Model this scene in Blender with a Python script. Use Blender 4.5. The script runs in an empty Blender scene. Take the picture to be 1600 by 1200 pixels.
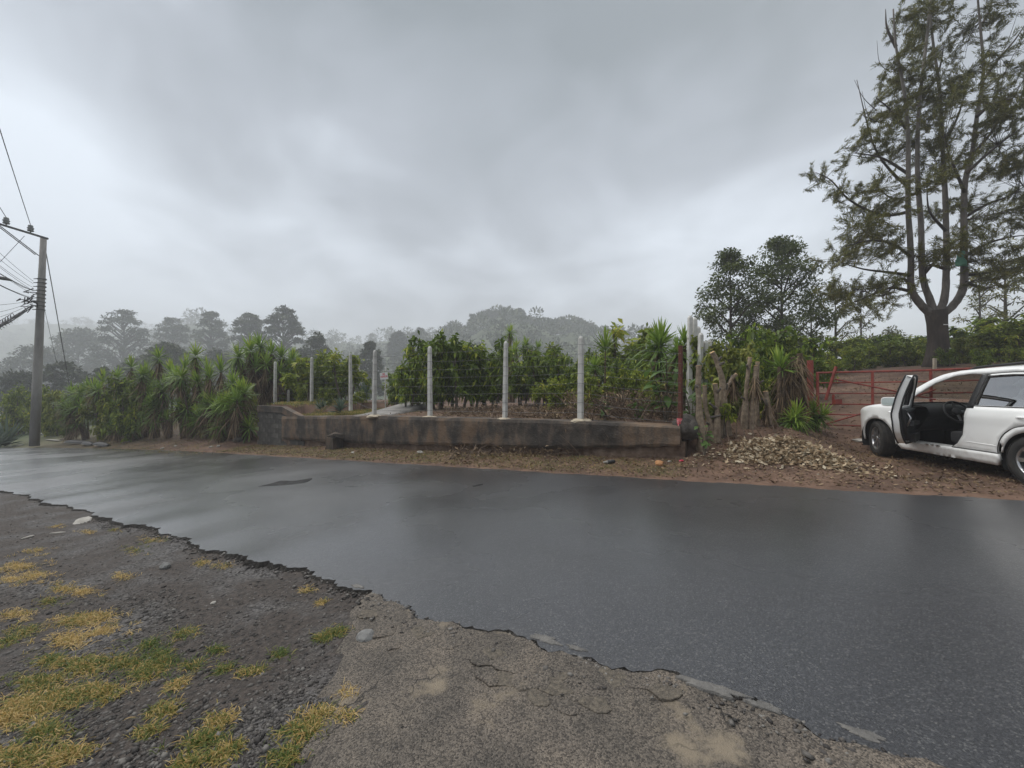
import bpy, bmesh, math, random
import numpy as np
from mathutils import Vector, Matrix, noise as mnoise
from mathutils.geometry import delaunay_2d_cdt

# ------------------------------------------------------------------ camera, world, sun, exposure
S = bpy.context.scene
F, HOR, EYE = 640.0, 605.0, 1.6          # focal length (photo pixels), horizon row, eye height
cam = bpy.data.cameras.new('camera')
cam.sensor_fit = 'HORIZONTAL'; cam.sensor_width = 36.0
cam.lens = 36.0 * F / 1600.0
cam.clip_start = 0.05; cam.clip_end = 6000
cam_o = bpy.data.objects.new('camera', cam)
S.collection.objects.link(cam_o)
cam_o.location = (0, 0, EYE)
cam_o.rotation_euler = (math.radians(90) + math.atan((HOR - 600) / F), 0, 0)
S.camera = cam_o

SUN_EL, SUN_AZ = math.radians(62), math.radians(-65)     # azimuth from +Y, negative = left
wld = bpy.data.worlds.new('World'); S.world = wld; wld.use_nodes = True
wn = wld.node_tree.nodes; wl = wld.node_tree.links; wn.clear()
def wnode(t, **kw):
    n = wn.new(t)
    for k, v in kw.items(): setattr(n, k, v)
    return n
out = wnode('ShaderNodeOutputWorld'); bg = wnode('ShaderNodeBackground'); bg.inputs[1].default_value = 0.1
sky = wnode('ShaderNodeTexSky', sky_type='NISHITA'); sky.sun_disc = False
sky.sun_elevation = SUN_EL; sky.sun_rotation = -SUN_AZ; sky.air_density = 1.0; sky.dust_density = 3.0
tc = wnode('ShaderNodeTexCoord')
sep = wnode('ShaderNodeSeparateXYZ'); wl.new(tc.outputs['Generated'], sep.inputs[0])
def wmath(op, a, b=None, clamp=False):
    n = wnode('ShaderNodeMath', operation=op); n.use_clamp = clamp
    for i, v in enumerate((a, b)):
        if v is None: continue
        if isinstance(v, (int, float)): n.inputs[i].default_value = v
        else: wl.new(v, n.inputs[i])
    return n.outputs[0]
# overcast deck: project the view direction on a cloud layer so that clouds flatten to the horizon
zc = wmath('ADD', wmath('MAXIMUM', sep.outputs[2], 0.0), 0.34)
comb = wnode('ShaderNodeCombineXYZ')
wl.new(wmath('DIVIDE', sep.outputs[0], zc), comb.inputs[0]); wl.new(wmath('DIVIDE', sep.outputs[1], zc), comb.inputs[1])
n1 = wnode('ShaderNodeTexNoise'); n1.inputs['Scale'].default_value = 0.6; n1.inputs['Detail'].default_value = 5; n1.inputs['Roughness'].default_value = 0.5
n1.inputs['Distortion'].default_value = 0.4
mpg = wnode('ShaderNodeMapping'); mpg.inputs['Location'].default_value = (10.08, 0.52, 2.8)
wl.new(comb.outputs[0], mpg.inputs[0]); wl.new(mpg.outputs[0], n1.inputs['Vector'])
# thinner cloud low on the left, thicker overhead
dotn = wnode('ShaderNodeVectorMath', operation='DOT_PRODUCT'); dotn.inputs[1].default_value = Vector((-0.80, 0.58, 0.12)).normalized()
wl.new(tc.outputs['Generated'], dotn.inputs[0])
gap = wnode('ShaderNodeMapRange'); gap.interpolation_type = 'SMOOTHSTEP'
gap.inputs[1].default_value = 0.62; gap.inputs[2].default_value = 1.0; gap.inputs[3].default_value = 0; gap.inputs[4].default_value = 0.42
wl.new(dotn.outputs['Value'], gap.inputs[0])
low = wnode('ShaderNodeMapRange'); low.interpolation_type = 'SMOOTHSTEP'
low.inputs[1].default_value = 0.5; low.inputs[2].default_value = 0.02; low.inputs[3].default_value = 0; low.inputs[4].default_value = 0.22
wl.new(sep.outputs[2], low.inputs[0])
nn = wmath('MULTIPLY', wmath('SUBTRACT', n1.outputs[0], 0.5), 3.1)
n2_ = wnode('ShaderNodeTexNoise'); n2_.inputs['Scale'].default_value = 2.3; n2_.inputs['Detail'].default_value = 6; n2_.inputs['Distortion'].default_value = .6; wl.new(mpg.outputs[0], n2_.inputs['Vector'])
nn = wmath('ADD', nn, wmath('MULTIPLY', wmath('SUBTRACT', n2_.outputs[0], 0.5), 0.9))
cloud = wmath('ADD', wmath('ADD', wmath('ADD', nn, 0.33), gap.outputs[0]), low.outputs[0], clamp=True)
ramp = wnode('ShaderNodeValToRGB'); cr = ramp.color_ramp
cr.elements[0].position = 0.0; cr.elements[0].color = (1.1, 1.27, 1.38, 1)
cr.elements[1].position = 1.0; cr.elements[1].color = (4.4, 4.8, 5.3, 1)
e = cr.elements.new(0.45); e.color = (2.05, 2.24, 2.5, 1)
wl.new(cloud, ramp.inputs[0])
mx = wnode('ShaderNodeMix', data_type='RGBA'); mx.inputs['Factor'].default_value = 0.95
wl.new(sky.outputs[0], mx.inputs['A']); wl.new(ramp.outputs[0], mx.inputs['B'])
wl.new(mx.outputs['Result'], bg.inputs[0]); wl.new(bg.outputs[0], out.inputs[0])

sun = bpy.data.lights.new('sun', 'SUN'); sun.energy = 1.5; sun.angle = math.radians(70); sun.color = (1, 0.96, 0.9)
sun_o = bpy.data.objects.new('sun', sun); S.collection.objects.link(sun_o)
sd = Vector((math.sin(SUN_AZ) * math.cos(SUN_EL), math.cos(SUN_AZ) * math.cos(SUN_EL), math.sin(SUN_EL)))
sun_o.rotation_euler = sd.to_track_quat('Z', 'Y').to_euler()
sun_o.location = (0, 0, 80)
vs = S.view_settings; vs.view_transform = 'Standard'; vs.look = 'None'; vs.exposure = 1.25; vs.gamma = 1.0; vs.use_curve_mapping = False
S.render.engine = 'CYCLES'
cy = S.cycles
cy.use_denoising = True
try: cy.denoiser = 'OPENIMAGEDENOISE'
except Exception: pass
cy.max_bounces = 6; cy.diffuse_bounces = 4; cy.glossy_bounces = 3; cy.transmission_bounces = 6; cy.volume_bounces = 2; cy.transparent_max_bounces = 8
cy.caustics_reflective = False; cy.caustics_refractive = False

# ------------------------------------------------------------------ helpers
R = random.Random(11)
COL = S.collection
def sstep(a, b, x):
    k = np.clip((np.asarray(x, float) - a) / (b - a), 0, 1); return k * k * (3 - 2 * k)
DX, DY = -0.854, 0.52            # along the road, away to the left; (0.52, 0.854) is across it
def st(x, y): return DX * x + DY * y, 0.52 * x + 0.854 * y
def xy(s, t): return DX * s + 0.52 * t, DY * s + 0.854 * t
def edge_far(s): s = np.asarray(s, float); return 7.8 - 0.0048 * np.clip(s - 18, 0, 40) ** 2
def edge_near(s): s = np.asarray(s, float); return 2.32 - 0.0015 * np.clip(s, 0, 60) ** 2 - 0.0035 * np.clip(s - 18, 0, 40) ** 2
def plane(s): return -0.0546 * np.clip(s, -45, 46)
WT_S = [0, 1.5, 3.8, 11.3, 16.7, 19.5]; WT_Z = [.70, .755, .765, .62, .40, .36]
def wall_top(s): return np.interp(s, WT_S, WT_Z)
def fbm(x, y, sc, seed=0):
    x = np.asarray(x, float); y = np.asarray(y, float)
    r = 0
    for i, a in enumerate((1, .5, .25)):
        f = sc * 2 ** i
        r = r + a * (np.sin(x * f * 1.3 + seed + 1.7 * np.sin(y * f * .9 + seed * 2)) * np.cos(y * f * 1.1 - seed + 1.3 * np.sin(x * f * .8 + 3 * seed)))
    return r / 1.75
RIDGES = [  # distance, depth sigma, bare ridge line in photo pixels
    (310, 75, [(420, 606), (560, 572), (640, 552), (735, 530), (762, 514), (800, 509), (838, 514), (870, 527), (905, 524), (935, 535), (1000, 546), (1100, 570), (1250, 606)]),
    (470, 100, [(330, 600), (450, 548), (500, 538), (560, 541), (620, 536), (700, 534), (790, 545), (900, 590)]),
    (430, 75, [(150, 600), (205, 565), (245, 528), (270, 514), (302, 508), (338, 512), (356, 530), (410, 556), (480, 600)]),
    (720, 150, [(-900, 500), (-300, 502), (0, 514), (60, 510), (150, 514), (250, 524), (450, 545), (650, 580), (800, 605)])]
def gz(x, y):
    x = np.asarray(x, float); y = np.asarray(y, float)
    s, t = st(x, y); p = plane(s); u = t - edge_far(s)
    near = p
    mid_v = p + np.interp(u, [0, 1.75], [0, .13])
    fld = wall_top(s) - .03 + np.clip(t - 9.6, 0, 16) * 0.022
    kk = sstep(17.2, 18.4, s) * sstep(9.4, 10.0, t)
    fld = np.where(s > 16.7, np.maximum(fld, .84 - .45 * (1 - sstep(15.9, 17.0, s))), fld)
    mid = np.where(u < 2.1, mid_v, fld)
    mid = np.where((s > 16.0) & (t > 10.2), np.maximum(mid, .36 + .5 * sstep(10.2, 11.6, t) * sstep(12, 16, s)), mid)
    bank = p + np.interp(u, [0, .9, 1.9, 3.0, 5, 20], [0, .06, .22, .62, .85, 1.3])
    right = p + np.interp(u, [0, 3.7, 5.7, 9, 17, 32, 60], [0, .03, .36, 1.0, 2.15, 3.0, 3.3])
    left = p + np.interp(u, [0, .5, 1.4, 3.0, 7, 14], [0, .12, .30, .75, 1.7, 2.0])
    w_l = sstep(18.6, 20.2, s); w_b = 1 - sstep(1.25, 1.5, s); w_r = 1 - sstep(-1.9, -.3, s)
    z = mid * (1 - w_l) + left * w_l
    z = z * (1 - w_b) + bank * w_b
    z = z * (1 - w_r) + right * w_r
    z = np.where(u < 0, near, z)
    r = np.hypot(x, y); az = np.arctan2(x, np.maximum(y, 1e-6)); az = np.where(y <= 0, np.sign(x) * 1.57, az)
    wr = sstep(.42, .62, az)
    drop = sstep(32, 120, r) * (1 - wr)
    z = z * (1 - drop) + (-9.0) * drop
    fr = sstep(70, 150, r)
    z = z * (1 - fr) + fr * (-9.0 * (1 - wr) + 3.6 * wr)
    px = 800 + F * np.tan(np.clip(az, -1.35, 1.35))
    yy = np.maximum(y, 1)
    h = np.zeros_like(x)
    for (hd, sr, prof) in RIDGES:
        rid = EYE + (HOR - np.interp(px, [q[0] for q in prof], [q[1] - 3 for q in prof])) / F * hd + 9
        h = np.maximum(h, rid * np.exp(-((yy - hd) / sr) ** 2 / 2))
    z = z + np.where(y > 0, h, 0) * sstep(70, 130, r) * (1 - wr)
    z = z + fbm(x, y, .05, 2.0) * 1.2 * sstep(60, 160, r)
    z = z + fbm(x, y, .9, 1.0) * .035 * sstep(.25, 1.2, u) * (1 - sstep(60, 90, r)) + fbm(x, y, 2.3, 4.0) * .012 * sstep(0, .8, np.where(u < 0, edge_near(s) - t - .25, u))
    return z
def g1(x, y): return float(gz(x, y))
def W(px, py, Y): return Vector(((px - 800) / F * Y, Y, EYE + (HOR - py) / F * Y))
def G(px, py, ylim=200):
    """point of the ground seen at a pixel"""
    a = (px - 800) / F; b = (HOR - py) / F
    lo = 0.4
    ys = np.geomspace(.5, ylim, 900); d = EYE + b * ys - gz(a * ys, ys)
    i = np.argmax(d < 0)
    y = ys[i] if d[i] < 0 else ylim
    return Vector((a * y, y, g1(a * y, y)))
def onG(px, Y):
    x = (px - 800) / F * Y; return Vector((x, Y, g1(x, Y)))

# ---- materials
MATS = {}
def ntree(name):
    m = bpy.data.materials.new(name); m.use_nodes = True; n = m.node_tree.nodes
    for x in list(n): n.remove(x)
    return m, n, m.node_tree.links
def mat(name, cols, scale=4.0, rough=.8, bump=0.0, bscale=None, detail=6, metal=0.0, coat=0.0, coords='Object', stretch=(1, 1, 1), spec=.5, rough2=None, dist=0.0, bdist=.02, extra=None, rand=0.0):
    """noise driven colour ramp + bump"""
    if name in MATS: return MATS[name]
    m, n, l = ntree(name)
    o = n.new('ShaderNodeOutputMaterial'); b = n.new('ShaderNodeBsdfPrincipled'); l.new(b.outputs[0], o.inputs[0])
    t = n.new('ShaderNodeTexCoord'); mp = n.new('ShaderNodeMapping'); mp.inputs['Scale'].default_value = stretch
    l.new(t.outputs[coords], mp.inputs[0])
    nz = n.new('ShaderNodeTexNoise'); nz.inputs['Scale'].default_value = scale; nz.inputs['Detail'].default_value = detail; nz.inputs['Roughness'].default_value = .62
    nz.inputs['Distortion'].default_value = dist
    l.new(mp.outputs[0], nz.inputs['Vector'])
    r = n.new('ShaderNodeValToRGB'); c = r.color_ramp
    k = len(cols)
    while len(c.elements) < k: c.elements.new(.5)
    for i, col in enumerate(cols):
        c.elements[i].position = .28 + .44 * i / max(1, k - 1); c.elements[i].color = (*col, 1)
    fac = nz.outputs[0]
    if rand:
        oi = n.new('ShaderNodeObjectInfo'); ma = n.new('ShaderNodeMath'); ma.operation = 'MULTIPLY_ADD'; ma.inputs[1].default_value = rand; ma.inputs[2].default_value = -rand / 2
        l.new(oi.outputs['Random'], ma.inputs[0]); ad = n.new('ShaderNodeMath'); l.new(fac, ad.inputs[0]); l.new(ma.outputs[0], ad.inputs[1]); fac = ad.outputs[0]
    l.new(fac, r.inputs[0]); l.new(r.outputs[0], b.inputs['Base Color'])
    b.inputs['Roughness'].default_value = rough; b.inputs['Metallic'].default_value = metal; b.inputs['Specular IOR Level'].default_value = spec
    b.inputs['Coat Weight'].default_value = coat
    if rough2 is not None:
        mr = n.new('ShaderNodeMapRange'); mr.inputs[1].default_value = .35; mr.inputs[2].default_value = .65; mr.inputs[3].default_value = rough; mr.inputs[4].default_value = rough2
        l.new(nz.outputs[0], mr.inputs[0]); l.new(mr.outputs[0], b.inputs['Roughness'])
    if bump:
        n2 = n.new('ShaderNodeTexNoise'); n2.inputs['Scale'].default_value = bscale or scale * 6; n2.inputs['Detail'].default_value = 5
        l.new(mp.outputs[0], n2.inputs['Vector'])
        bp = n.new('ShaderNodeBump'); bp.inputs['Strength'].default_value = bump; bp.inputs['Distance'].default_value = bdist
        l.new(n2.outputs[0], bp.inputs['Height']); l.new(bp.outputs[0], b.inputs['Normal'])
    MATS[name] = m
    if extra: extra(m, n, l, b, mp, r)
    return m
def leafmat(name, cols, rough=.5, trans=.36):
    """per leaf colour from the point attribute 'v'"""
    if name in MATS: return MATS[name]
    m, n, l = ntree(name)
    o = n.new('ShaderNodeOutputMaterial'); b = n.new('ShaderNodeBsdfPrincipled'); tr = n.new('ShaderNodeBsdfTranslucent'); mxs = n.new('ShaderNodeMixShader')
    at = n.new('ShaderNodeAttribute'); at.attribute_name = 'v'
    oi = n.new('ShaderNodeObjectInfo')
    ad = n.new('ShaderNodeMath'); ad.operation = 'MULTIPLY_ADD'; ad.inputs[1].default_value = .22
    l.new(oi.outputs['Random'], ad.inputs[0]); l.new(at.outputs['Fac'], ad.inputs[2])
    sb = n.new('ShaderNodeMath'); sb.operation = 'SUBTRACT'; sb.inputs[1].default_value = .11; l.new(ad.outputs[0], sb.inputs[0])
    r = n.new('ShaderNodeValToRGB'); c = r.color_ramp
    while len(c.elements) < len(cols): c.elements.new(.5)
    for i, col in enumerate(cols):
        c.elements[i].position = i / (len(cols) - 1); c.elements[i].color = (*col, 1)
    l.new(sb.outputs[0], r.inputs[0]); l.new(r.outputs[0], b.inputs['Base Color']); l.new(r.outputs[0], tr.inputs[0])
    b.inputs['Roughness'].default_value = rough; b.inputs['Specular IOR Level'].default_value = .3
    mxs.inputs[0].default_value = trans
    l.new(b.outputs[0], mxs.inputs[1]); l.new(tr.outputs[0], mxs.inputs[2]); l.new(mxs.outputs[0], o.inputs[0])
    MATS[name] = m
    return m

# ---- meshes
def mesh(name, V, Fc, m=None, smooth=False, attr=None):
    me = bpy.data.meshes.new(name)
    V = np.asarray(V, np.float32).reshape(-1, 3)
    if isinstance(Fc, np.ndarray):
        nf, k = Fc.shape
        me.vertices.add(len(V)); me.vertices.foreach_set('co', V.ravel())
        me.loops.add(nf * k); me.loops.foreach_set('vertex_index', Fc.astype(np.int32).ravel())
        me.polygons.add(nf); me.polygons.foreach_set('loop_start', np.arange(0, nf * k, k, dtype=np.int32))
        me.update(calc_edges=True)
    else:
        me.from_pydata([tuple(v) for v in V], [], Fc)
    if attr is not None:
        a = me.attributes.new('v', 'FLOAT', 'POINT'); a.data.foreach_set('value', np.asarray(attr, np.float32))
    if smooth: me.polygons.foreach_set('use_smooth', np.ones(len(me.polygons), dtype=bool))
    if m: me.materials.append(m)
    me.validate()
    return me
def link(name, me, parent=None, loc=None, rot=None, scale=None):
    o = bpy.data.objects.new(name, me); COL.objects.link(o)
    if parent: o.parent = parent
    if loc is not None: o.location = loc
    if rot is not None: o.rotation_euler = rot
    if scale is not None: o.scale = (scale,) * 3 if isinstance(scale, (int, float)) else scale
    return o
def tag(o, label=None, cat=None, group=None, kind=None):
    if label: o['label'] = label
    if cat: o['category'] = cat
    if group: o['group'] = group
    if kind: o['kind'] = kind
    return o
def thing(name, label, cat, loc=(0, 0, 0), rotz=0, group=None):
    o = bpy.data.objects.new(name, None); COL.objects.link(o); o.location = loc; o.rotation_euler = (0, 0, rotz); o.empty_display_size = .2
    return tag(o, label, cat, group)
class MB:
    def __init__(s): s.v = []; s.f = []; s.a = []
    def add(s, V, Fc):
        k = len(s.v); s.v += [tuple(p) for p in V]; s.f += [tuple(i + k for i in q) for q in Fc]; return s
    def box(s, c, d, rot=None, jit=0):
        c = Vector(c); pts = []
        for i in (-1, 1):
            for j in (-1, 1):
                for k in (-1, 1):
                    p = Vector((i * d[0] / 2, j * d[1] / 2, k * d[2] / 2))
                    if jit: p += Vector((R.uniform(-jit, jit), R.uniform(-jit, jit), R.uniform(-jit, jit)))
                    if rot is not None: p = rot @ p
                    pts.append(c + p)
        return s.add(pts, [(0, 1, 3, 2), (4, 6, 7, 5), (0, 4, 5, 1), (2, 3, 7, 6), (0, 2, 6, 4), (1, 5, 7, 3)])
    def tube(s, pts, rad, n=8, cap=True, wob=0):
        pts = [Vector(p) for p in pts]
        if isinstance(rad, (int, float)): rad = [rad] * len(pts)
        V = []; k = len(pts); ref = None
        for i, p in enumerate(pts):
            d = (pts[min(i + 1, k - 1)] - pts[max(i - 1, 0)]).normalized()
            if ref is None: ref = d.orthogonal().normalized()
            a = (ref - d * ref.dot(d)).normalized(); ref = a; b = d.cross(a)
            for j in range(n):
                th = 2 * math.pi * j / n; r = rad[i] * (1 + (R.uniform(-wob, wob) if wob else 0))
                V.append(p + (a * math.cos(th) + b * math.sin(th)) * r)
        Fc = [(i * n + j, i * n + (j + 1) % n, (i + 1) * n + (j + 1) % n, (i + 1) * n + j) for i in range(k - 1) for j in range(n)]
        if cap: Fc += [tuple(range(n))[::-1], tuple(range((k - 1) * n, k * n))]
        return s.add(V, Fc)
    def grid(s, fn, nu, nv):
        V = [fn(i / nu, j / nv) for i in range(nu + 1) for j in range(nv + 1)]
        return s.add(V, [(i * (nv + 1) + j, (i + 1) * (nv + 1) + j, (i + 1) * (nv + 1) + j + 1, i * (nv + 1) + j + 1) for i in range(nu) for j in range(nv)])
    def lathe(s, prof, n=32, axis='y', ctr=(0, 0, 0)):
        V = []
        for (r, h) in prof:
            for j in range(n):
                a = 2 * math.pi * j / n
                V.append((ctr[0] + r * math.cos(a), ctr[1] + h, ctr[2] + r * math.sin(a)) if axis == 'y' else (ctr[0] + r * math.cos(a), ctr[1] + r * math.sin(a), ctr[2] + h))
        return s.add(V, [(i * n + j, i * n + (j + 1) % n, (i + 1) * n + (j + 1) % n, (i + 1) * n + j) for i in range(len(prof) - 1) for j in range(n)])
    def mesh(s, name, m, smooth=False): return mesh(name, s.v, s.f, m, smooth)
    def obj(s, name, m, parent=None, smooth=False, loc=None, rot=None, scale=None):
        return link(name, s.mesh(name, m, smooth), parent, loc, rot, scale)
def spline(pts, n=6):
    """Catmull-Rom through points (tuples of any length)"""
    P = [np.array(p, float) for p in pts]; P = [2 * P[0] - P[1]] + P + [2 * P[-1] - P[-2]]; o = []
    for i in range(1, len(P) - 2):
        for k in range(n):
            t = k / n; a, b, c, d = P[i - 1:i + 3]
            o.append(.5 * (2 * b + (c - a) * t + (2 * a - 5 * b + 4 * c - d) * t * t + (3 * b - a - 3 * c + d) * t ** 3))
    o.append(P[-2]); return o
def leaves(P, D, L, Wd, fold=.15, rng=None, droop=0.0, attr=None):
    """folded diamond leaves: P base (n,3), D direction (n,3), L, Wd (n,) -> verts, faces, attr"""
    rng = rng or np.random.default_rng(1)
    n = len(P); D = D / (np.linalg.norm(D, axis=1, keepdims=True) + 1e-9)
    up = rng.normal(size=(n, 3)) * .55 + np.array([0, 0, 1.0])
    Sd = np.cross(D, up); Sd /= (np.linalg.norm(Sd, axis=1, keepdims=True) + 1e-9)
    Nn = np.cross(Sd, D)
    L = np.broadcast_to(L, (n,))[:, None]; Wd = np.broadcast_to(Wd, (n,))[:, None]
    mid = P + D * L * .45 - Nn * Wd * fold
    tip = P + D * L - np.array([0, 0, 1.0]) * L * droop
    V = np.stack([P, mid + Sd * Wd * .5 + Nn * Wd * fold, tip, mid - Sd * Wd * .5 + Nn * Wd * fold], 1).reshape(-1, 3)
    b = np.arange(n)[:, None] * 4
    Fc = np.concatenate([b + np.array([[0, 1, 2]]), b + np.array([[0, 2, 3]])], 0)
    a = np.repeat(rng.random(n) if attr is None else attr, 4)
    return V, Fc, a
def strips(P, D, L, Wd, bend, seg=4, rng=None, attr=None, taper=1.0):
    """long blades that arch over: quads"""
    rng = rng or np.random.default_rng(2)
    n = len(P); D = D / (np.linalg.norm(D, axis=1, keepdims=True) + 1e-9)
    up = np.array([0, 0, 1.0]) + rng.normal(size=(n, 3)) * .2
    Sd = np.cross(D, up); Sd /= (np.linalg.norm(Sd, axis=1, keepdims=True) + 1e-9)
    L = np.broadcast_to(L, (n,)); Wd = np.broadcast_to(Wd, (n,)); bend = np.broadcast_to(bend, (n,))
    rows = []
    for k in range(seg + 1):
        t = k / seg
        c = P + D * (L * t)[:, None]; c[:, 2] -= bend * L * t * t
        w = Wd * (0.55 + 1.2 * t) * (1 - t ** 2 * taper) if taper else Wd
        w = np.maximum(w, Wd * .04)
        rows.append(c + Sd * w[:, None] * .5); rows.append(c - Sd * w[:, None] * .5)
    V = np.stack(rows, 1).reshape(-1, 3)
    m = 2 * (seg + 1); b = np.arange(n)[:, None] * m
    Fc = np.concatenate([b + np.array([[2 * k, 2 * k + 1, 2 * k + 3, 2 * k + 2]]) for k in range(seg)], 0)
    a = np.repeat(rng.random(n) if attr is None else attr, m)
    return V, Fc, a
def join(parts):
    V = []; Fc = []; A = []; k = 0
    for v, f, a in parts:
        V.append(v); Fc.append(f + k); A.append(a); k += len(v)
    return np.concatenate(V), np.concatenate(Fc), np.concatenate(A)
def rdir(rng, n): 
    d = rng.normal(size=(n, 3)); return d / np.linalg.norm(d, axis=1, keepdims=True)
ORD = ['first', 'second', 'third', 'fourth', 'fifth', 'sixth', 'seventh', 'eighth', 'ninth', 'tenth', 'eleventh', 'twelfth', 'thirteenth', 'fourteenth', 'fifteenth', 'sixteenth', 'seventeenth', 'eighteenth', 'nineteenth', 'twentieth']

# ------------------------------------------------------------------ ground sheet
def ground_extra(m, n, l, b, mp, r):
    # grassy tint on the valley and hills, bare soil nearby (both from world position)
    geo = n.new('ShaderNodeNewGeometry'); ln = n.new('ShaderNodeVectorMath'); ln.operation = 'LENGTH'; l.new(geo.outputs['Position'], ln.inputs[0])
    far = n.new('ShaderNodeMapRange'); far.inputs[1].default_value = 24; far.inputs[2].default_value = 50; l.new(ln.outputs['Value'], far.inputs[0])
    gn = n.new('ShaderNodeTexNoise'); gn.inputs['Scale'].default_value = .12; gn.inputs['Detail'].default_value = 8; l.new(geo.outputs['Position'], gn.inputs['Vector'])
    gr = n.new('ShaderNodeValToRGB'); gr.color_ramp.elements[0].position = .35; gr.color_ramp.elements[0].color = (.03, .05, .018, 1)
    gr.color_ramp.elements[1].position = .68; gr.color_ramp.elements[1].color = (.09, .11, .04, 1); l.new(gn.outputs[0], gr.inputs[0])
    mix = n.new('ShaderNodeMix'); mix.data_type = 'RGBA'; l.new(far.outputs[0], mix.inputs['Factor'])
    # dark gravelly shoulder on the camera's side of the road, red-brown soil beyond
    dp = n.new('ShaderNodeVectorMath'); dp.operation = 'DOT_PRODUCT'; dp.inputs[1].default_value = (.52, .854, 0); l.new(geo.outputs['Position'], dp.inputs[0])
    sd_ = n.new('ShaderNodeMath'); sd_.operation = 'LESS_THAN'; sd_.inputs[1].default_value = 4.5; l.new(dp.outputs['Value'], sd_.inputs[0])
    vo = n.new('ShaderNodeTexVoronoi'); vo.inputs['Scale'].default_value = 55; l.new(geo.outputs['Position'], vo.inputs['Vector'])
    vr = n.new('ShaderNodeValToRGB'); vr.color_ramp.elements[0].color = (.014, .013, .013, 1); vr.color_ramp.elements[1].color = (.115, .108, .105, 1)
    sx = n.new('ShaderNodeSeparateXYZ'); l.new(vo.outputs['Color'], sx.inputs[0]); l.new(sx.outputs[0], vr.inputs[0])
    dn = n.new('ShaderNodeTexNoise'); dn.inputs['Scale'].default_value = 1.6; dn.inputs['Detail'].default_value = 7; l.new(geo.outputs['Position'], dn.inputs['Vector'])
    dr = n.new('ShaderNodeValToRGB'); dr.color_ramp.elements[0].position = .46; dr.color_ramp.elements[1].position = .60
    l.new(dn.outputs[0], dr.inputs[0])
    fn = n.new('ShaderNodeTexNoise'); fn.inputs['Scale'].default_value = 26; fn.inputs['Detail'].default_value = 8; l.new(geo.outputs['Position'], fn.inputs['Vector'])
    fr_ = n.new('ShaderNodeValToRGB'); fr_.color_ramp.elements[0].position = .3; fr_.color_ramp.elements[0].color = (.016, .013, .011, 1); fr_.color_ramp.elements[1].position = .72; fr_.color_ramp.elements[1].color = (.068, .054, .046, 1); l.new(fn.outputs[0], fr_.inputs[0])
    sh = n.new('ShaderNodeMix'); sh.data_type = 'RGBA'; l.new(dr.outputs[0], sh.inputs['Factor']); l.new(fr_.outputs[0], sh.inputs['A']); l.new(vr.outputs[0], sh.inputs['B'])
    m2 = n.new('ShaderNodeMix'); m2.data_type = 'RGBA'; l.new(sd_.outputs[0], m2.inputs['Factor']); l.new(r.outputs[0], m2.inputs['A']); l.new(sh.outputs['Result'], m2.inputs['B'])
    l.new(m2.outputs['Result'], mix.inputs['A']); l.new(gr.outputs[0], mix.inputs['B']); l.new(mix.outputs['Result'], b.inputs['Base Color'])
    # stony relief
    bp = n.new('ShaderNodeBump'); bp.inputs['Strength'].default_value = .55; bp.inputs['Distance'].default_value = .012
    inv = n.new('ShaderNodeMath'); inv.operation = 'SUBTRACT'; inv.inputs[0].default_value = 1; l.new(vo.outputs['Distance'], inv.inputs[1])
    ad = n.new('ShaderNodeMath'); l.new(inv.outputs[0], ad.inputs[0]); l.new(fn.outputs[0], ad.inputs[1])
    l.new(ad.outputs[0], bp.inputs['Height']); l.new(bp.outputs[0], b.inputs['Normal'])
M_ground = mat('soil', [(.042, .024, .015), (.085, .047, .030), (.135, .078, .050), (.18, .115, .078)], scale=1.4, rough=.88, detail=10, extra=ground_extra)
az = np.concatenate([np.linspace(-math.pi, -1.0, 90, endpoint=False), np.linspace(-1.0, 1.0, 470), np.linspace(1.0, math.pi, 90, endpoint=False)[1:]])
rr = np.concatenate([np.geomspace(.25, 60, 250, endpoint=False), np.geomspace(60, 1300, 120)])
A, Rr = np.meshgrid(az, rr)
X = Rr * np.sin(A); Y = Rr * np.cos(A); Z = gz(X, Y)
na, nr = len(az), len(rr)
V = np.stack([X, Y, Z], -1).reshape(-1, 3)
idx = np.arange(na * nr).reshape(nr, na); nx = np.roll(idx, -1, axis=1)
Fc = np.stack([idx[:-1], nx[:-1], nx[1:], idx[1:]], -1).reshape(-1, 4)
V = np.concatenate([V, [[0, 0, float(gz(0, 0))]]]); 
ground_me = mesh('ground', V, Fc, M_ground, True)
tag(link('ground', ground_me), kind='structure')
# small disc under the camera closes the sheet's centre
cd = MB(); cd.add([(0, 0, g1(0, 0))] + [(float(X[0, i]), float(Y[0, i]), float(Z[0, i])) for i in range(na)], [(0, 1 + (i + 1) % na, 1 + i) for i in range(na)])
c0 = cd.obj('ground_patch', M_ground); tag(c0, kind='structure')

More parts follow.
